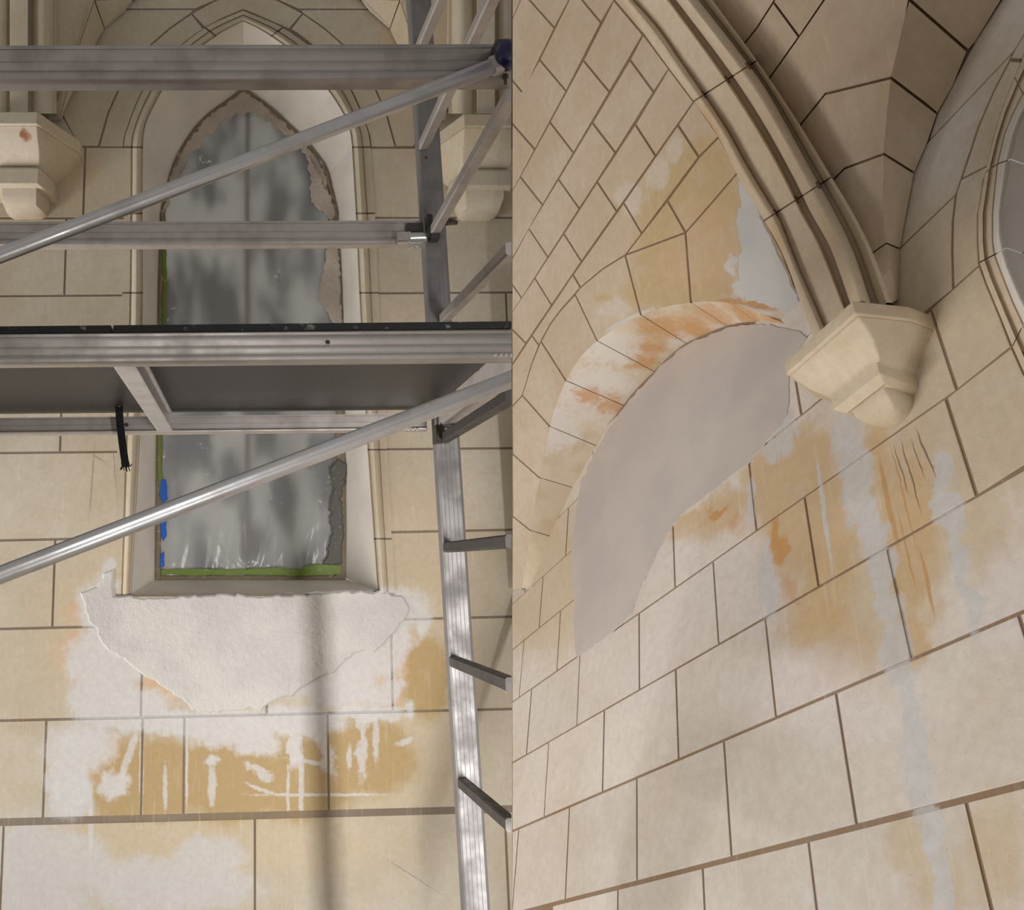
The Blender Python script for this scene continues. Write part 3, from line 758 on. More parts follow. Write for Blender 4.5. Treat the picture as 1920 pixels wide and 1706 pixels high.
SO = [(979,1104),(994.7,995),(1011.6,896),(1031,800),(1061,714),(1119.7,639.6),(1201.7,591),(1295.5,568),(1367,568),(1440,592),(1523,628)]
SI = [(996,1106),(1032.5,1006),(1074,914.6),(1119.7,837),(1169,760.6),(1226.5,697),(1286,643.5),(1362,611),(1420,604),(1470,609),(1530,632)]
mid_o = {3: (1044,755), 4: (1088,670), 5: (1160,611), 6: (1249,575), 7: (1330,565), 8: (1403,578), 9: (1482,609)}
mid_i = {3: (1143,797), 4: (1196,727), 5: (1255,668), 6: (1324,626), 7: (1392,605), 8: (1446,605), 9: (1500,619)}
def edge_pts(k, which):
    L = SO if which else SI; md = mid_o if which else mid_i
    p = [L[k]] + ([md[k]] if k in md else [tuple((Vector(L[k]) + Vector(L[k + 1])) / 2)]) + [L[k + 1]]
    out = []
    for s in [i / 8 for i in range(9)]:                 # quadratic through three points
        a, b, c = p
        w = ((1 - s) * (1 - 2 * s), 4 * s * (1 - s), s * (2 * s - 1))
        out.append((a[0]*w[0]+b[0]*w[1]+c[0]*w[2], a[1]*w[0]+b[1]*w[1]+c[1]*w[2]))
    return out
def dens(px):
    """follow the curved edge of the little arch wherever an outline runs along it."""
    out = []
    for p, q in zip(px, px[1:] + px[:1]):
        out.append(p)
        for k in range(len(SO) - 1):
            if (Vector(p) - Vector(SO[k])).length < 2 and (Vector(q) - Vector(SO[k + 1])).length < 2: out += edge_pts(k, True)[1:-1]
            if (Vector(q) - Vector(SO[k])).length < 2 and (Vector(p) - Vector(SO[k + 1])).length < 2: out += edge_pts(k, True)[1:-1][::-1]
    return out
# ------------------------------------------------------------------ leaning vault web on the right wall
edge = []
for k in range(len(SO) - 1): edge += edge_pts(k, True)[:-1]
edge = [(x - .10 * (1345 - x) * .04, y - 3) for x, y in edge if x > SEAM + 2]
ceil_v = fill('ceiling', [PV(x, y, -.003) for x, y in [(SEAM + 2,-80),(1200,-80),(1330,187),(1455,406),(1525,590)] + edge[::-1] + [(SEAM + 2,1095)]], [], VN, .012, M_Vm, 'structure')
tag(ceil_v, 'vault web of oblong stones sweeping up left of the moulded rib')
EDGE_ALL = [p for k in range(len(SO) - 1) for p in edge_pts(k, True)]
def onedge(p): return any(abs(p[0] - e[0]) + abs(p[1] - e[1]) < .5 for e in EDGE_ALL)
def vs(px, gap=.007):
    px = seam_clip(dens(px))
    if len(px) < 3: return
    q = [px[0]]
    for p in px[1:]:
        if (Vector(p) - Vector(q[-1])).length > 2.5: q.append(p)
    if (Vector(q[0]) - Vector(q[-1])).length < 2.5: q.pop()
    n = len(q); kk = [i for i in range(n) if onedge(q[i]) and onedge(q[(i + 1) % n]) and (Vector(q[i]) - Vector(q[(i + 1) % n])).length < 40]
    if n >= 3: slab('stone', [PV(x, y) for x, y in q], VN, M_V, ceil_v, gap=gap, keep=kk)
H12 = [((928,112),(980,174)),((993,0),(1039,52)),((1040,-100),(1090,-50))]
K = {
 '01': [((900,60),(928,112)),((940,-60),(981,-13)),((985,-160),(1032,-105))],
 '12': [((868,40+150),(915,320)),((928,112),(980,174)),((981,-13),(1039,52)),((1032,-105),(1090,-46))],
 '23': [((905,345),(945,388)),((950,220),(1002.5,280)),((1011.6,112),(1061,170.6)),((1076,-19),(1126,42)),((1117,-100),(1180,-50))],
 '34': [((900,465),(945,512)),((975,331),(1017,384)),((1031,229),(1075,286)),((1093.6,113),(1142,172)),((1151,0),(1205,64)),((1203,-90),(1238,-4))],
 '45': [((900,590),(925,640)),((946,512),(978,559)),((991,428),(1027,482)),((1047,336),(1086,391)),((1110.6,230),(1153.5,286)),((1181,112),(1225,172)),((1206,64),(1254,128))],
 '56': [((905,690),(935,722)),((947,604),(985.6,643.5)),((1002.5,521),(1034,572)),((1057,438),(1090,490)),((1119.7,341),(1156,396)),((1191,233),(1229,292)),((1254,128),(1300.7,190))],
 '67': [((940,714),(979,741)),((997,629),(1010,647)),((1074,514.6),(1088,539)),((1169,380),(1203,437.5)),((1270.7,234),(1310,294)),((1302,188),(1348,255))],
 '78': [((1172,478),(1172,479)),((1203,437),(1204,438)),((1251,376),(1285,436)),((1311,294),(1380,320)),((1348,256),(1384,322))],
}
RINGO = [(1010,647),(1031,608),(1052,580),(1088,539)]
for name_, hd in K.items():
    for (a, b), (c, d) in zip(hd, hd[1:]):
        if name_ == '67' and a == (940,714):
            vs([a, c, d, (997,681), b, (940,785)]); continue
        if name_ == '67' and a == (997,629):
            vs([a, c, d, (1052,580), (1031,608), b]); continue
        if name_ == '67' and a == (1074,514.6):
            vs([a, c, d, (1172,478), (1130,504), b]); continue
        if name_ == '78' and a == (1172,478): continue
        if name_ == '78' and a == (1203,437):
            vs([(1203,437.5), c, d, (1195,482+0.0)] if False else [(1203,437.5), (1251,376), (1285,436), (1262,436), (1232,438)][:0] or [(1172,478),(1203,437.5),(1251,376),(1285,436)]); continue
        if name_ == '78' and a == (1251,376):
            vs([(1251,376),(1311,294),(1348,256),(1384,322),(1330,385),(1285,436)]); continue
        if name_ == '78': continue
        vs([a, c, d, b])
# second outline: the big stones round the little arch (ring of voussoirs)
vs([(940,785),(979,741),(1031,800),(1011.6,896),(961,851),(940,832)])
vs([(979,741),(997,681),(1014,640),(1061,714),(1031,800)])
vs([(1014,640),(1031,608),(1052,580),(1078,552),(1119.7,639.6),(1061,714)])
vs([(1078,552),(1088,539),(1130,504),(1172,478),(1201.7,591),(1119.7,639.6)])
vs([(1172,478),(1285,436),(1295.5,568),(1201.7,591)])
vs([(1285,436),(1330,385),(1384,322),(1432,406),(1467,475),(1506,580),(1522,628),(1440,592),(1367,568),(1295.5,568)])
vs([(880,785),(961,851),(1011.6,896),(994.7,995),(961,968),(880,900)])
vs([(880,900),(961,968),(994.7,995),(979,1104),(880,1120)])
# soffit of the little arch
def sof(k, s):
    a, b = PV(*SO[k]), PW(*SI[k], .002); return a.lerp(b, s)
SOFF = [((226, 220, 214), [(sof(4, .5), .13), (sof(4, .8), .12), (sof(5, .2), .10), (sof(6, .9), .07), (sof(7, .9), .07), (sof(3, .1), .10)], .4, .85),
        ((204, 150, 88), [(sof(4, .85) + (sof(3, .85) - sof(4, .85)) * .12, .055), (sof(4, .45) + (sof(3, .45) - sof(4, .45)) * .15, .045), (sof(5, .8), .05), (sof(6, .5), .08), (sof(6, .8) * .6 + sof(7, .7) * .4, .08), (sof(7, .6), .06), (sof(8, .5), .06), (sof(9, .5), .05), (sof(5, .7) * .6 + sof(6, .6) * .4, .05)], .6, .75)]
M_sof = soffit_material()
for k in range(len(SO) - 1):
    eo = [PV(*q) for q in edge_pts(k, True)]; ei = [PW(*q, -.004) for q in edge_pts(k, False)]
    eo[0] = eo[0].lerp(eo[1], .10); ei[0] = ei[0].lerp(ei[1], .10)
    rows_ = [[a.lerp(b, s) for s in (0, .03, .35, .7, 1)] for a, b in zip(eo, ei)]
    loft('soffit_stone', rows_, M_sof, ceil_v)
ac = PW(1345, 900)
def off(p, d=.011): return p + (p - ac).normalized() * d + VN * .004
eo, ei = [], []
for k in range(len(SO) - 1):
    eo += [off(PV(*q)) for q in edge_pts(k, True)[:-1]]; ei += [off(PW(*q, -.006)) for q in edge_pts(k, False)[:-1]]
loft('mortar', [[a, b] for a, b in zip(eo, ei)], M_Vm, ceil_v, False)
# plaster patches on the right
coat('plaster_patch', [(1085,930),(1076,1000),(1070,1080),(1078,1130),(1074,1170),(1082,1232),(1110,1214),(1150,1184),(1185,1150),(1196,1112),(1220,1062),(1250,1002),(1275,967),(1330,925),(1400,870),(1450,815),(1478,778),(1482,725),(1478,690),(1512,634),(1500,621),(1446,608),(1392,609),(1362,615),(1324,630),(1286,648),(1255,672),(1226,702),(1196,732),(1169,766),(1143,802),(1121,838),(1092,895)],
     lambda x, y: PW(x, y, .001), WN, .0018, M_grey, wall_right, 1.2, 9)
coat('plaster_patch', [(1392,320),(1384,352),(1391,385),(1383,400),(1380,418),(1386,440),(1390,470),(1383,500),(1390,535),(1398,562),(1440,572),(1470,588),(1500,590),(1500,560),(1474,500),(1440,430),(1415,375)],
     lambda x, y: PV(x, y, .001), VN, .004, M_blue_grey, ceil_v, 1.6, 8)

# ------------------------------------------------------------------ moulded rib
C0 = [(1166,0),(1200,52),(1252.5,125),(1299,187.5),(1346,255),(1388,338.5),(1430,408),(1467,475.5),(1506,580),(1521,621)]
C1 = [(1187,0),(1234,52),(1278.5,117),(1321,178),(1362,240),(1398,305),(1440,375),(1461.7,410),(1493,491),(1524,561),(1543.7,606)]
C2 = [(1252.5,0),(1310,78),(1343.6,125),(1390.5,195),(1440,276),(1477,346),(1503,400),(1534.6,457),(1580,570.6)]
C3 = [(1268,0),(1359,120),(1409,193),(1450,262),(1495.5,346),(1521.6,400),(1558,465),(1592,561.5)]
C4 = [(1312,0),(1393,104),(1440,170),(1527,326),(1568.4,400),(1602,470),(1631,556)]
C5 = [(1336,0),(1420,114.6),(1502,237),(1562,337),(1600,400),(1636,473),(1671,566)]
PER = Vector((75, 116)) / 138.1
def tau(p): return Vector(p).dot(PER)
def at_tau(C, t):
    L = sorted([(tau(p), p[0], p[1]) for p in C])
    # smooth (Catmull) interpolation, linear beyond the ends
    for i in range(len(L) - 1):
        if t <= L[i + 1][0] or i == len(L) - 2:
            a, b = L[i], L[i + 1]; s = (t - a[0]) / (b[0] - a[0])
            if s < 0 or s > 1: return Vector((a[1] + (b[1] - a[1]) * s, a[2] + (b[2] - a[2]) * s))
            p0 = L[max(i - 1, 0)]; p3 = L[min(i + 2, len(L) - 1)]
            r = []
            for m in (1, 2):
                m0 = (b[m] - p0[m]) / (b[0] - p0[0]) * (b[0] - a[0]); m1 = (p3[m] - a[m]) / (p3[0] - a[0]) * (b[0] - a[0])
                r.append((2*s**3-3*s*s+1)*a[m] + (s**3-2*s*s+s)*m0 + (-2*s**3+3*s*s)*b[m] + (s**3-s*s)*m1)
            return Vector(r)
def rib_dist(x, y):
    r = R(x, y); a, b = VN.dot(VC) / VN.dot(r), .94 * S / WN.dot(r); m = min(a, b)
    return m - math.log(math.exp((m - a) * 14) + math.exp((m - b) * 14)) / 14
def PR(p, h):
    r = R(*p); return r * (rib_dist(*p) - h)
rib = empty('vault_rib', 'moulded stone vault rib with round rolls springing from the octagonal corbel', 'rib')
def rib_section(t):
    c = [at_tau(C, t) for C in (C0, C1, C2, C3, C4, C5)]
    r_ = [PR(c[0], -.16), PR(c[0], 0)]
    for q in range(1, 8):
        s = q / 8; r_.append(PR(c[0].lerp(c[1], s), .052 * math.sin(math.pi * s) ** .6 + .004 * s))
    r_ += [PR(c[1], .008), PR(c[1].lerp(c[2], .10), .020), PR(c[1].lerp(c[2], .5), .026), PR(c[1].lerp(c[2], .96), .034), PR(c[2], .030)]
    r_ += [PR(c[2].lerp(c[3], .25), -.012), PR(c[2].lerp(c[3], .8), -.014), PR(c[3], .012)]
    for q in range(1, 10):
        s = q / 10; r_.append(PR(c[3].lerp(c[4], s), .014 + .088 * math.sin(math.pi * s) ** .6 - .012 * s))
    r_ += [PR(c[4], -.012), PR(c[4].lerp(c[5], .25), -.016), PR(c[4].lerp(c[5], .42), .016), PR(c[4].lerp(c[5], .75), .022), PR(c[5], .008), PR(c[5], -.14)]
    return r_
for t0, t1 in ((520, 864.5), (867.5, 1124), (1127, 1420)):
    n = max(6, int((t1 - t0) / 22))
    rs = loft('rib_stone', [rib_section(t0 + (t1 - t0) * i / n) for i in range(n + 1)], M_rib, rib)
    if t1 > 1400:
        bm = bmesh.new(); bm.from_mesh(rs.data)
        bmesh.ops.bisect_plane(bm, geom=bm.verts[:] + bm.edges[:] + bm.faces[:], plane_co=WV * (1.744 * S / 1.3), plane_no=-WV, clear_outer=True)
        bm.to_mesh(rs.data); bm.free()
loft('mortar', [[q + Vector((.004, .004, .004)) for q in rib_section(t)] for t in (858, 866, 874)], M_Vm, rib)
loft('mortar', [[q + Vector((.004, .004, .004)) for q in rib_section(t)] for t in (1118, 1125.5, 1133)], M_Vm, rib)

# ------------------------------------------------------------------ folded web right of the rib
def dist_W(x, y): return S / WN.dot(R(x, y))
def pt(x, y, s): return R(x, y) * s
WEBK = .86
def plane(a, b, c):
    n = (b - a).cross(c - a).normalized()
    if n.y < 0: n = -n
    return n, n.dot(a)
WB = [(1900,-40),(1876,0),(1826,78),(1784,159),(1756,212),(1737.7,265.6),(1714,323),(1693,427),(1685.6,465),(1683,566)]
nA = nB = Vector((.56, .70, .45)).normalized()
def xr(y): return interp(RID, 1, y)[0]
def web_s(x, y):
    """distance of the folded web: ruled between rib edge and fold, and between fold and wall."""
    xc, xf, xb = interp(C5, 1, y)[0], xr(y), interp(WB, 1, y)[0]
    xf = max(xf, xc + 3); xb = max(xb, xf + 3)
    sa = rib_dist(xc, y) + .05; sb = dist_W(xb, y) * .995
    k = .925 + .065 * max(0, min(1, (y - 60) / 450))
    q = (xf - xc) / (xb - xc); sr = k / ((1 - q) / sa + q / sb)
    if x <= xf: t = max(-.6, (x - xc) / (xf - xc)); return 1 / ((1 - t) / sa + t / sr)
    t = min(1.3, (x - xf) / (xb - xf)); return 1 / ((1 - t) / sr + t / sb)
def PA(x, y, h=0): r = R(x, y); return r * (web_s(x, y) - h)
PB = PA
RID = [(1704,-10),(1697,30),(1690,60),(1670,146),(1662,221),(1657,289),(1655.7,365),(1659,440),(1662,457),(1672,512)]
rows_ = []
for i in range(90):
    y = -60 + (545 + 60) * i / 89
    xc, xb = interp(C5, 1, y)[0], interp(WB, 1, y)[0]; xf = max(xr(y), xc + 3); xb = max(xb - 3, xf + 3)
    rows_.append([PA(xc + (xf - xc) * q - (8 if q == 0 else 0), y, -.010) for q in (0, .25, .5, .75)] + [PA(xf + (xb - xf) * q, y, -.010) for q in (0, .25, .5, .75, 1)])
web = loft('ceiling', rows_, M_Vm, None, False)
tag(web, 'folded vault web between the moulded rib and the right window arch', None, None, 'structure')
def on_ridge(p): return abs(p[0] - xr(p[1])) < 7
def free(p): return any(abs(p[0] - q[0]) + abs(p[1] - q[1]) < 3 or abs(p[0] + 11 - q[0]) + abs(p[1] - 9 - q[1]) < 3 for q in FREE)
FREE = [(1876,0),(1828,78),(1813,94),(1786,160),(1757,212),(1754.6,210),(1738,267),(1713,324),(1694,427),(1687,467),(1684,560),(1895,-40),
        (1404,76),(1432,125),(1447,147),(1470,192),(1503,236),(1558,330),(1566,336),(1600,400),(1636,473),(1674,566),(1380,48)]
def wstone(px, P, n):
    N = len(px); keep = [i for i in range(N) if (on_ridge(px[i]) and on_ridge(px[(i + 1) % N])) or (free(px[i]) and free(px[(i + 1) % N]))]
    q, kk = [], []
    for i in range(N):
        a, b = Vector(px[i]), Vector(px[(i + 1) % N]); m = max(1, int((b - a).length / 22))
        for t in range(m):
            if i in keep: kk.append(len(q))
            q.append(a.lerp(b, t / m))
    b3 = inset([P(v.x, v.y) for v in q], .0035, kk); bp = [Vector(px_of(p)) for p in b3]; nb = len(bp)
    def inside(x, y):
        c = False
        for i in range(nb):
            a, b = bp[i], bp[(i + 1) % nb]
            if (a.y > y) != (b.y > y) and x < (b.x - a.x) * (y - a.y) / (b.y - a.y) + a.x: c = not c
        return c
    pts = list(bp)
    x0, x1 = min(p.x for p in bp), max(p.x for p in bp); y0, y1 = min(p.y for p in bp), max(p.y for p in bp)
    y = y0 + 14
    while y < y1:
        x = x0 + 14
        while x < x1:
            if inside(x, y) and min((Vector((x, y)) - p).length for p in bp) > 12: pts.append(Vector((x, y)))
            x += 28
        y += 28
    V_, E_, F_, oV, oE, oF = delaunay_2d_cdt(pts, [], [list(range(nb))], 1, 1e-4)
    top = []; pos = {}
    for i, (v, o) in enumerate(zip(V_, oV)):
        k = [t for t in o if t < nb]
        top.append(b3[k[0]] if k else P(v.x, v.y))
        for t in k: pos[t] = i
    m = len(top); idx = [pos.get(i) for i in range(nb)]
    vv_ = top + [p + n * .025 for p in b3]; ff = [list(f) for f in F_]
    for i in range(nb):
        j = (i + 1) % nb
        if idx[i] is not None and idx[j] is not None and idx[i] != idx[j]: ff.append([idx[i], idx[j], m + j, m + i])
    obj('stone', vv_, ff, M_V, web, True)
RIBSIDE = [(1404,76),(1432,125),(1447,147),(1470,192),(1503,236),(1558,330),(1566,336),(1600,400),(1636,473),(1674,566),(1380,48),(1420,51)]
def wa(px):
    q = []
    for p in px:
        m = [(a, b) for a, b in RIBSIDE if abs(a - p[0]) + abs(b - p[1]) < 2 and (a, b) != (1420,51)]
        q.append((p[0] - 11, p[1] + 9) if m else p)
    wstone(q, PA, nA)
def wb(px): wstone(px, PB, nB)
wa([(1290,-60),(1482,-60),(1450,4),(1420,51),(1404,76),(1380,48)])
wa([(1482,-60),(1582,-60),(1545,0),(1498,69),(1450,4)])
wa([(1450,4),(1498,69),(1447,147),(1432,125),(1404,76),(1420,51)])
wa([(1582,-60),(1717,-60),(1704,-10),(1697,30),(1690,60),(1670,146),(1547.6,176),(1503,236),(1470,192),(1447,147),(1498,69),(1545,0)])
wa([(1503,236),(1547.6,176),(1670,146),(1662,221),(1657,289),(1584,316),(1566,336),(1558,330)])
wa([(1566,336),(1584,316),(1657,289),(1655.7,365),(1659,440),(1662,457),(1636,473),(1600,400)])
wa([(1636,473),(1662,457),(1672,512),(1684,560),(1674,566)])
wb([(1716,-60),(1930,-60),(1895,-40),(1876,0),(1828,78),(1813,94),(1706,0),(1704,-10)])
wb([(1706,0),(1813,94),(1786,160),(1757,212),(1754.6,210),(1670,146),(1690,60),(1697,30)])
wb([(1670,146),(1757,212),(1738,267),(1713,324),(1657,289),(1662,221)])
wb([(1657,289),(1713,324),(1694,427),(1687,467),(1662,457),(1659,440),(1655.7,365)])
wb([(1662,457),(1687,467),(1684,560),(1672,512)])

# corbel on the right wall
vv = 1.74
KS = S / 1.3
def ring(v, wf, d, ww, dm): return ((v - vv) * KS, wf * KS, d * KS, ww * KS, dm * KS)
gW = [('slab', [ring(1.742, .102, .150, .134, .052), ring(1.736, .106, .158, .138, .056), ring(1.697, .106, .158, .138, .056), ring(1.693, .104, .155, .136, .055)]),
      ('bell', [ring(1.693, .103, .150, .134, .053), ring(1.675, .100, .136, .118, .050), ring(1.650, .090, .112, .094, .046), ring(1.628, .076, .092, .076, .042), ring(1.608, .063, .080, .066, .040)]),
      ('block', [ring(1.614, .064, .086, .064, .030), ring(1.610, .066, .088, .066, .032), ring(1.575, .066, .088, .066, .032), ring(1.565, .052, .068, .055, .030)]),
      ('pendant', [ring(1.566, .044, .062, .048, .030), ring(1.552, .044, .060, .047, .029), ring(1.540, .041, .052, .043, .026), ring(1.526, .030, .034, .032, .016), ring(1.516, .012, .012, .014, .006)])]
CC = (WU * -1.118 + WV * vv) * KS + WN * S
corbel('octagonal cream stone corbel under the moulded rib on the stained wall', CC, WU, WV, -WN, gW, M_corb)

# ================================================================== SCAFFOLD
YF, YR = 1.57, 2.37
def rail_prof(h, w, g=1.0):
    """upright aluminium rail: grooved face towards the viewer, rounded lip at the foot."""
    f = [(0, .5), (0, .40), (-.0018 * g, .395), (-.0018 * g, .375), (0, .37), (0, .06), (-.0015 * g, .05), (-.0015 * g, .03), (0, .02), (0, -.20), (-.0022 * g, -.21), (-.0022 * g, -.255), (.001, -.27), (.004, -.30), (.0055, -.37), (.004, -.45), (0, -.49), (-.004, -.5), (-w, -.5), (-w, .5)]
    return [(a, b * h) for a, b in f]
def kid(o, p):
    o.parent = p; return o
def rail(name, xa, ya0, ya1, xb, yb0, yb1, Y, mat, parent, w=.03, cut=True):
    """rail given by its top and bottom pixel at both ends."""
    A0, A1, B0, B1 = PY(xa, ya0, Y), PY(xa, ya1, Y), PY(xb, yb0, Y), PY(xb, yb1, Y)
    h = (A0 - A1).length
    prof = [(-a, b) for a, b in rail_prof(h, w)]
    # along +x the side vector d x up points to -Y (towards the viewer) so flip the depth sign
    o = bar(name, [(-a, b) for a, b in prof], (A0 + A1) / 2, (B0 + B1) / 2, mat, parent)
    if cut: cut_seam(o)
    return o
# platform
plat = empty('scaffold_platform', 'aluminium scaffold platform with a black deck crossing in front of the window', 'scaffold platform')
SR1 = rail('side_rail', -420, 631, 687, 985, 617, 673.5, YF, M_al, plat)
SR2 = rail('side_rail', -420, 788, 820, 800, 774, 808, YR, M_al_d, plat, .026)
def deck(x0, x1):
    P = []
    for (x, Y, yy) in ((x0, YF - .004, 0), (x1, YF - .004, 0), (x1, YR + .02, 1), (x0, YR + .02, 1)):
        yb = 626.5 - (x / 960) * 9.5
        zb = PY(x, yb, YF).z + .0005
        xx = PY(x, 622, YF).x
        P.append((Vector((xx, Y, zb)), zb))
    th = .0145
    v = [p for p, _ in P] + [p + Vector((0, 0, th)) for p, _ in P]
    o = obj('deck_board', v, [[0,1,2,3],[4,5,6,7],[0,1,5,4],[1,2,6,5],[2,3,7,6],[3,0,4,7]], M_deck, plat)
    o.data.materials.append(M_decke)
    for p in o.data.polygons:
        if abs(p.normal.y) > .5: p.material_index = 1
    cut_seam(o)
    b = o.modifiers.new('edge', 'BEVEL'); b.width = .0012; b.segments = 1
    return o
deck(-420, 208.5); deck(212.5, 985)
zr = PY(480, 674, YF).z                                     # underside of the rails
def cross(name, x, w, ztop, zbot, mat, ya=YF + .026, yb=YR - .004):
    xf = PY(x, 682, YF).x
    prof = [(-w/2, zbot), (-w/2+.004, zbot-.001), (w/2-.004, zbot-.001), (w/2, zbot), (w/2, zbot + .006), (w/2-.010, zbot+.009), (w/2-.010, ztop-.010), (w/2-.003, ztop-.006), (w/2-.003, ztop), (-w/2, ztop)]
    o = loft(name, [[Vector((xf + a, Y, b)) for a, b in prof] for Y in (ya, yb)], mat, plat, False, True, True)
    return o
z0 = PY(228, 624, YF).z
XB = cross('crossbar', 229, .045, z0, PY(228, 683, YF).z + .003, M_al_b)
eb = cross('end_beam', 1008, .040, PY(960, 617, YF).z, PY(960, 674, YF).z + .003, M_al_d); cut_seam(eb)
for Y, y, mt in ((YR - .001, 805, M_al), (YF - .001, 667, M_al)):
    for k in range(4):
        x = (757 + 8 * k) if Y > 2 else (928 + 9.5 * k)
        cyl('crimp', PY(x, y - 5, Y - .003), PY(x + 3, y + 3, Y - .003), .0048 if Y > 2 else .0045, mt, SR2 if Y > 2 else SR1, 10, [(0, .002), (.3, .0048), (.7, .0048), (1, .002)])
def screw(px, py, Y, r, parent, mat=M_zinc):
    p = PY(px, py, Y); cyl('screw', p, p - YB * .006, r, mat, parent, 12, [(0, r), (.6, r), (1, r * .6)])
screw(237, 797, YR, .006, SR2, M_bolt); screw(303, 784, YR, .005, XB); screw(303, 801, YR, .005, XB); screw(615, 642, YF, .004, SR1, M_bolt)

# guard rails
gf = empty('guard_rail', 'front aluminium guard rail at the top of the picture with a dark blue end knob', 'guard rail')
rail('rail', -420, 87, 154, 985, 84, 148, YF, M_al_d, gf, .034)
c = PY(955, 98, YF - .055)
k_ = cyl('end_knob', c + YB * .03, c - YB * .018, .026, M_bluec, gf, 24, [(0, .021), (.12, .0255), (.55, .026), (.8, .023), (.95, .013), (1, .004)]); cut_seam(k_)
br = bar('knob_bracket', rect(.05, .03, .003), PY(925, 98, YF - .012), PY(957, 98, YF - .012), M_dark, gf); cut_seam(br)
b0 = PY(947, 140, YF - .012); cyl('bolt_nut', b0, b0 - Z1 * .008, .0065, M_bolt, gf, 6); cyl('bolt', b0, b0 - Z1 * .021, .0032, M_bolt, gf, 10)

gr_ = empty('guard_rail', 'rear aluminium guard rail across the upper window, clamped to the post', 'guard rail')
rail('rail', -420, 418, 463, 797, 415, 456, YR, M_al_d, gr_, .03)
bx = bar('clamp_bracket', rect(.02, .027, .002), PY(762, 428, YR - .012), PY(806, 428, YR - .012), M_dark, gr_)
bar('clamp_jaw', rect(.05, .07, .003), PY(798, 428, YR - .03), PY(808, 428, YR - .03), M_bolt, gr_)
cyl('clamp_sleeve', PY(745, 447, YR - .024), PY(800, 445, YR - .024), .017, M_zinc, gr_, 20, [(0, .012), (0.01, .0165), (.35, .017), (.36, .0155), (.40, .0155), (.41, .017), (.98, .0165), (1, .012)])
bar('clamp_tab', rect(.004, .022, .001), PY(746, 441, YR - .044), PY(770, 441, YR - .044), M_al_d, gr_)
w0 = PY(780, 459, YR - .03)
for a, b in ((-.02, -.012), (.016, -.014)):
    cyl('wing', w0, w0 + Vector((a, 0, b)), .004, M_zinc, gr_, 10, [(0, .003), (.6, .0045), (1, .0025)])

# diagonal braces
def tube_prof(d):
    out = []
    N = 40
    for i in range(N):
        a = 2 * math.pi * i / N
        r = d / 2
        deg = math.degrees(a)
        if 5 < deg < 75: r -= .0007 * (i % 2)             # ribs on the upper front
        if 345 < deg or deg < 1: r -= .0016               # groove
        out.append((r * math.cos(a) * .8, r * math.sin(a)))
    return out
def brace(label, p0, p1, Y, d):
    root = empty('diagonal_brace', label, 'scaffold brace')
    o = bar('tube', tube_prof(d), PY(*p0, Y), PY(*p1, Y), M_al_b, root); cut_seam(o)
    return root, o
d1, _ = brace('ribbed aluminium diagonal brace rising to the dark blue knob', (-420, 640), (975, 105), YF - .032, .0315)
cl = PY(934, 121, YF - .032)
e_ = bar('end_cap', rect(.026, .036, .006), PY(922, 125, YF - .032), PY(940, 118, YF - .032), M_al, d1)
d2, _ = brace('ribbed aluminium diagonal brace crossing the lower window', (-420, 1239), (985, 701), YF - .032, .0335)

# end frame : post and rungs
ef = empty('scaffold_end_frame', 'aluminium ladder frame on the right, rear post with rungs coming towards the viewer', 'scaffold frame')
PT, PB_ = PY(779, -90, YR), PY(896, 1780, YR); PB_ = PT + (PB_ - PT) * ((-2.0 - PT.z) / (PB_.z - PT.z))
h_ = .062
post_prof = [(-.034, -.022), (-.034, .022), (.034, .022), (.034, -.022), (.026, -.026), (.015, -.026), (.014, -.0254), (.004, -.0254), (.003, -.026), (-.009, -.026), (-.010, -.0254), (-.020, -.0254), (-.021, -.026), (-.030, -.026)]
POST = o = loft('post', [[p + Vector((a, b, 0)) for a, b in post_prof] for p in (PT, PB_)], M_post, ef, False, True, True)
bv = o.modifiers.new('arris', 'BEVEL'); bv.width = .0015; bv.segments = 2; bv.limit_method = 'ANGLE'
p_ = PY(799, 295, YR - .026); cyl('pin_hole', p_ + YB * .002, p_ - YB * .0015, .004, M_bolt, POST, 12)
RUNGS = [((840, 1026), (960, 1015), M_dark), ((852, 1240), (960, 1283), M_dark), ((868, 1468), (960, 1547), M_dark), ((832, 822), (960, 742), M_dark),  # dark metal on these aluminium rungs paints in their dim reflections
         ((832, 598), (960, 466), M_al_d), ((812, 437), (960, 178), M_al_d), ((794, 272), (921, 0), M_al_d), ((776, 118), (826, 0), M_al_d)]
for (a, b, mt) in RUNGS:
    A = PY(*a, YR - .028); r = R(*b); s = A.x / r.x; B = r * s
    if b[0] < 950: B = A + (B - A) * 1.35
    o = bar('rung', rect(.028, .029, .004), A, B, mt, ef, smooth=False)
    if (B - A).length > 0: cut_seam(o)
    for k in range(5):                                       # tread ribs along the near top edge
        pass
for (x, y) in ((822, 815), (814, 436)):
    q = PY(x, y, YR - .04)
    bar('rung_hook', rect(.05, .05, .004), q - X1 * .012, q + X1 * .012, M_bolt if y > 500 else M_dark, ef, smooth=False)
    bar('rung_hook', rect(.028, .012, .002), q + Vector((.012, -.01, .026)), q + Vector((.05, -.05, .012)), M_dark, ef, smooth=False)

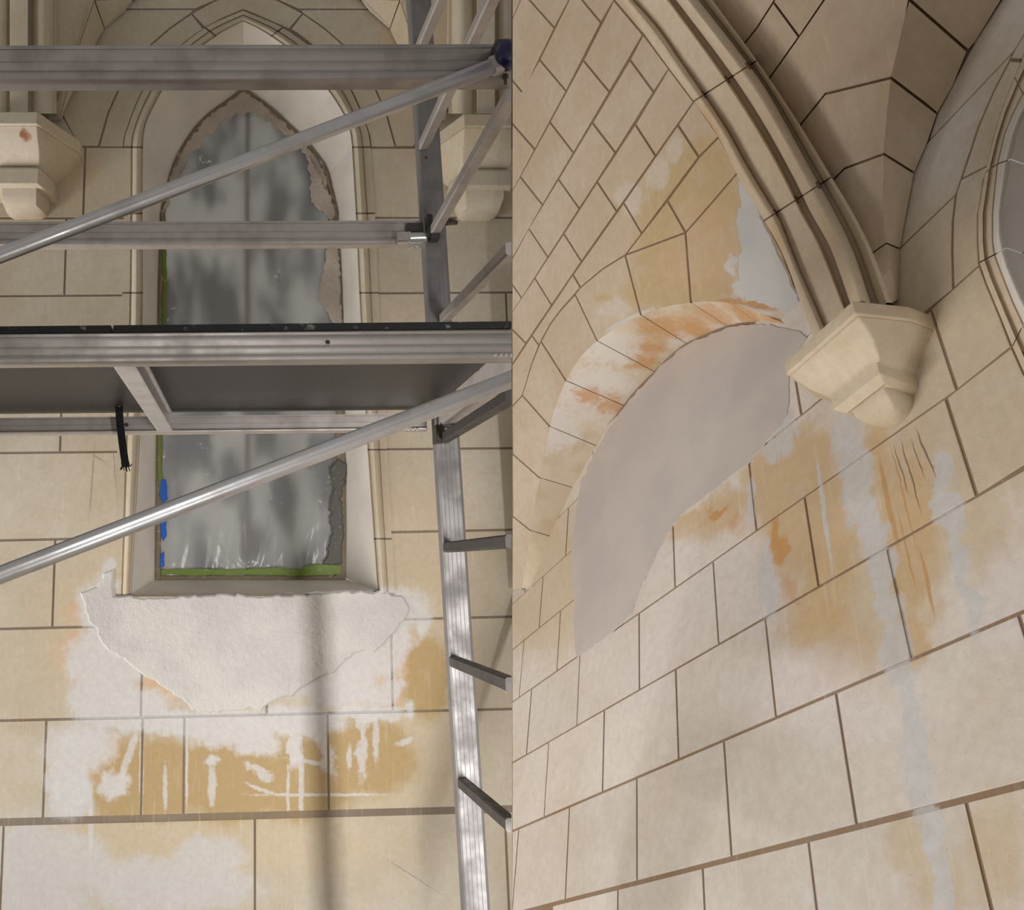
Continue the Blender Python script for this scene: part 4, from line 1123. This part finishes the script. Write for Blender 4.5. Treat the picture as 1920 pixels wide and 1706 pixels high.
# black strap hanging from the deck
st = empty('webbing_strap', 'black webbing strap with a frayed end hanging below the deck', 'strap')
cs = [(223,752,2.30),(223.5,772,2.30),(225,795,2.315),(228,820,2.32),(232,850,2.325),(236,876,2.33)]
rr = []
for i in range(21):
    t = i / 20 * (len(cs) - 1); k = min(int(t), len(cs) - 2); f_ = t - k
    x, y, Y = [cs[k][m] * (1 - f_) + cs[k + 1][m] * f_ for m in range(3)]
    w = 7.2 if i < 19 else 7.8
    rr.append([PY(x - w, y, Y), PY(x + w, y - 1, Y), PY(x + w, y - 1, Y + .003), PY(x - w, y, Y + .003)])
loft('strap', rr, M_strap, st, False, True, True)
for k in range(9):
    p0 = PY(229 + k * 1.9, 874, 2.331); p1 = p0 + Vector((random.uniform(-.006, .008), random.uniform(-.006, .004), -random.uniform(.008, .016) if k not in (7, 8) else .006))
    cyl('frayed_thread', p0, p1, .0016, M_strap, st, 5)
p_ = PY(224, 759, 2.297); cyl('screw', p_, p_ - YB * .005, .006, M_zinc, st, 10)

# stone floor far below
fl = obj('floor', [(-6, -5, -2.0), (3.5, -5, -2.0), (3.5, 6, -2.0), (-6, 6, -2.0), (-6, -5, -2.1), (3.5, -5, -2.1), (3.5, 6, -2.1), (-6, 6, -2.1)],
         [[0,1,2,3],[4,5,6,7],[0,1,5,4],[1,2,6,5],[2,3,7,6],[3,0,4,7]], M_floor)
tag(fl, 'pale stone floor below the scaffold', None, None, 'structure')

# every thing's empty stands at its base
bpy.context.view_layer.update()
def tree(o):
    for c in o.children:
        yield c
        yield from tree(c)
for e in [o for o in SC.objects if o.type == 'EMPTY' and o.parent is None and o.location.length < 1e-6]:
    pts = [c.matrix_world @ Vector(q) for c in tree(e) if c.type == 'MESH' for q in c.bound_box]
    if not pts: continue
    lo = [min(p[i] for p in pts) for i in range(3)]; hi = [max(p[i] for p in pts) for i in range(3)]
    b = Vector(((lo[0] + hi[0]) / 2, (lo[1] + hi[1]) / 2, lo[2]))
    e.location = b
    for c in e.children: c.location -= b
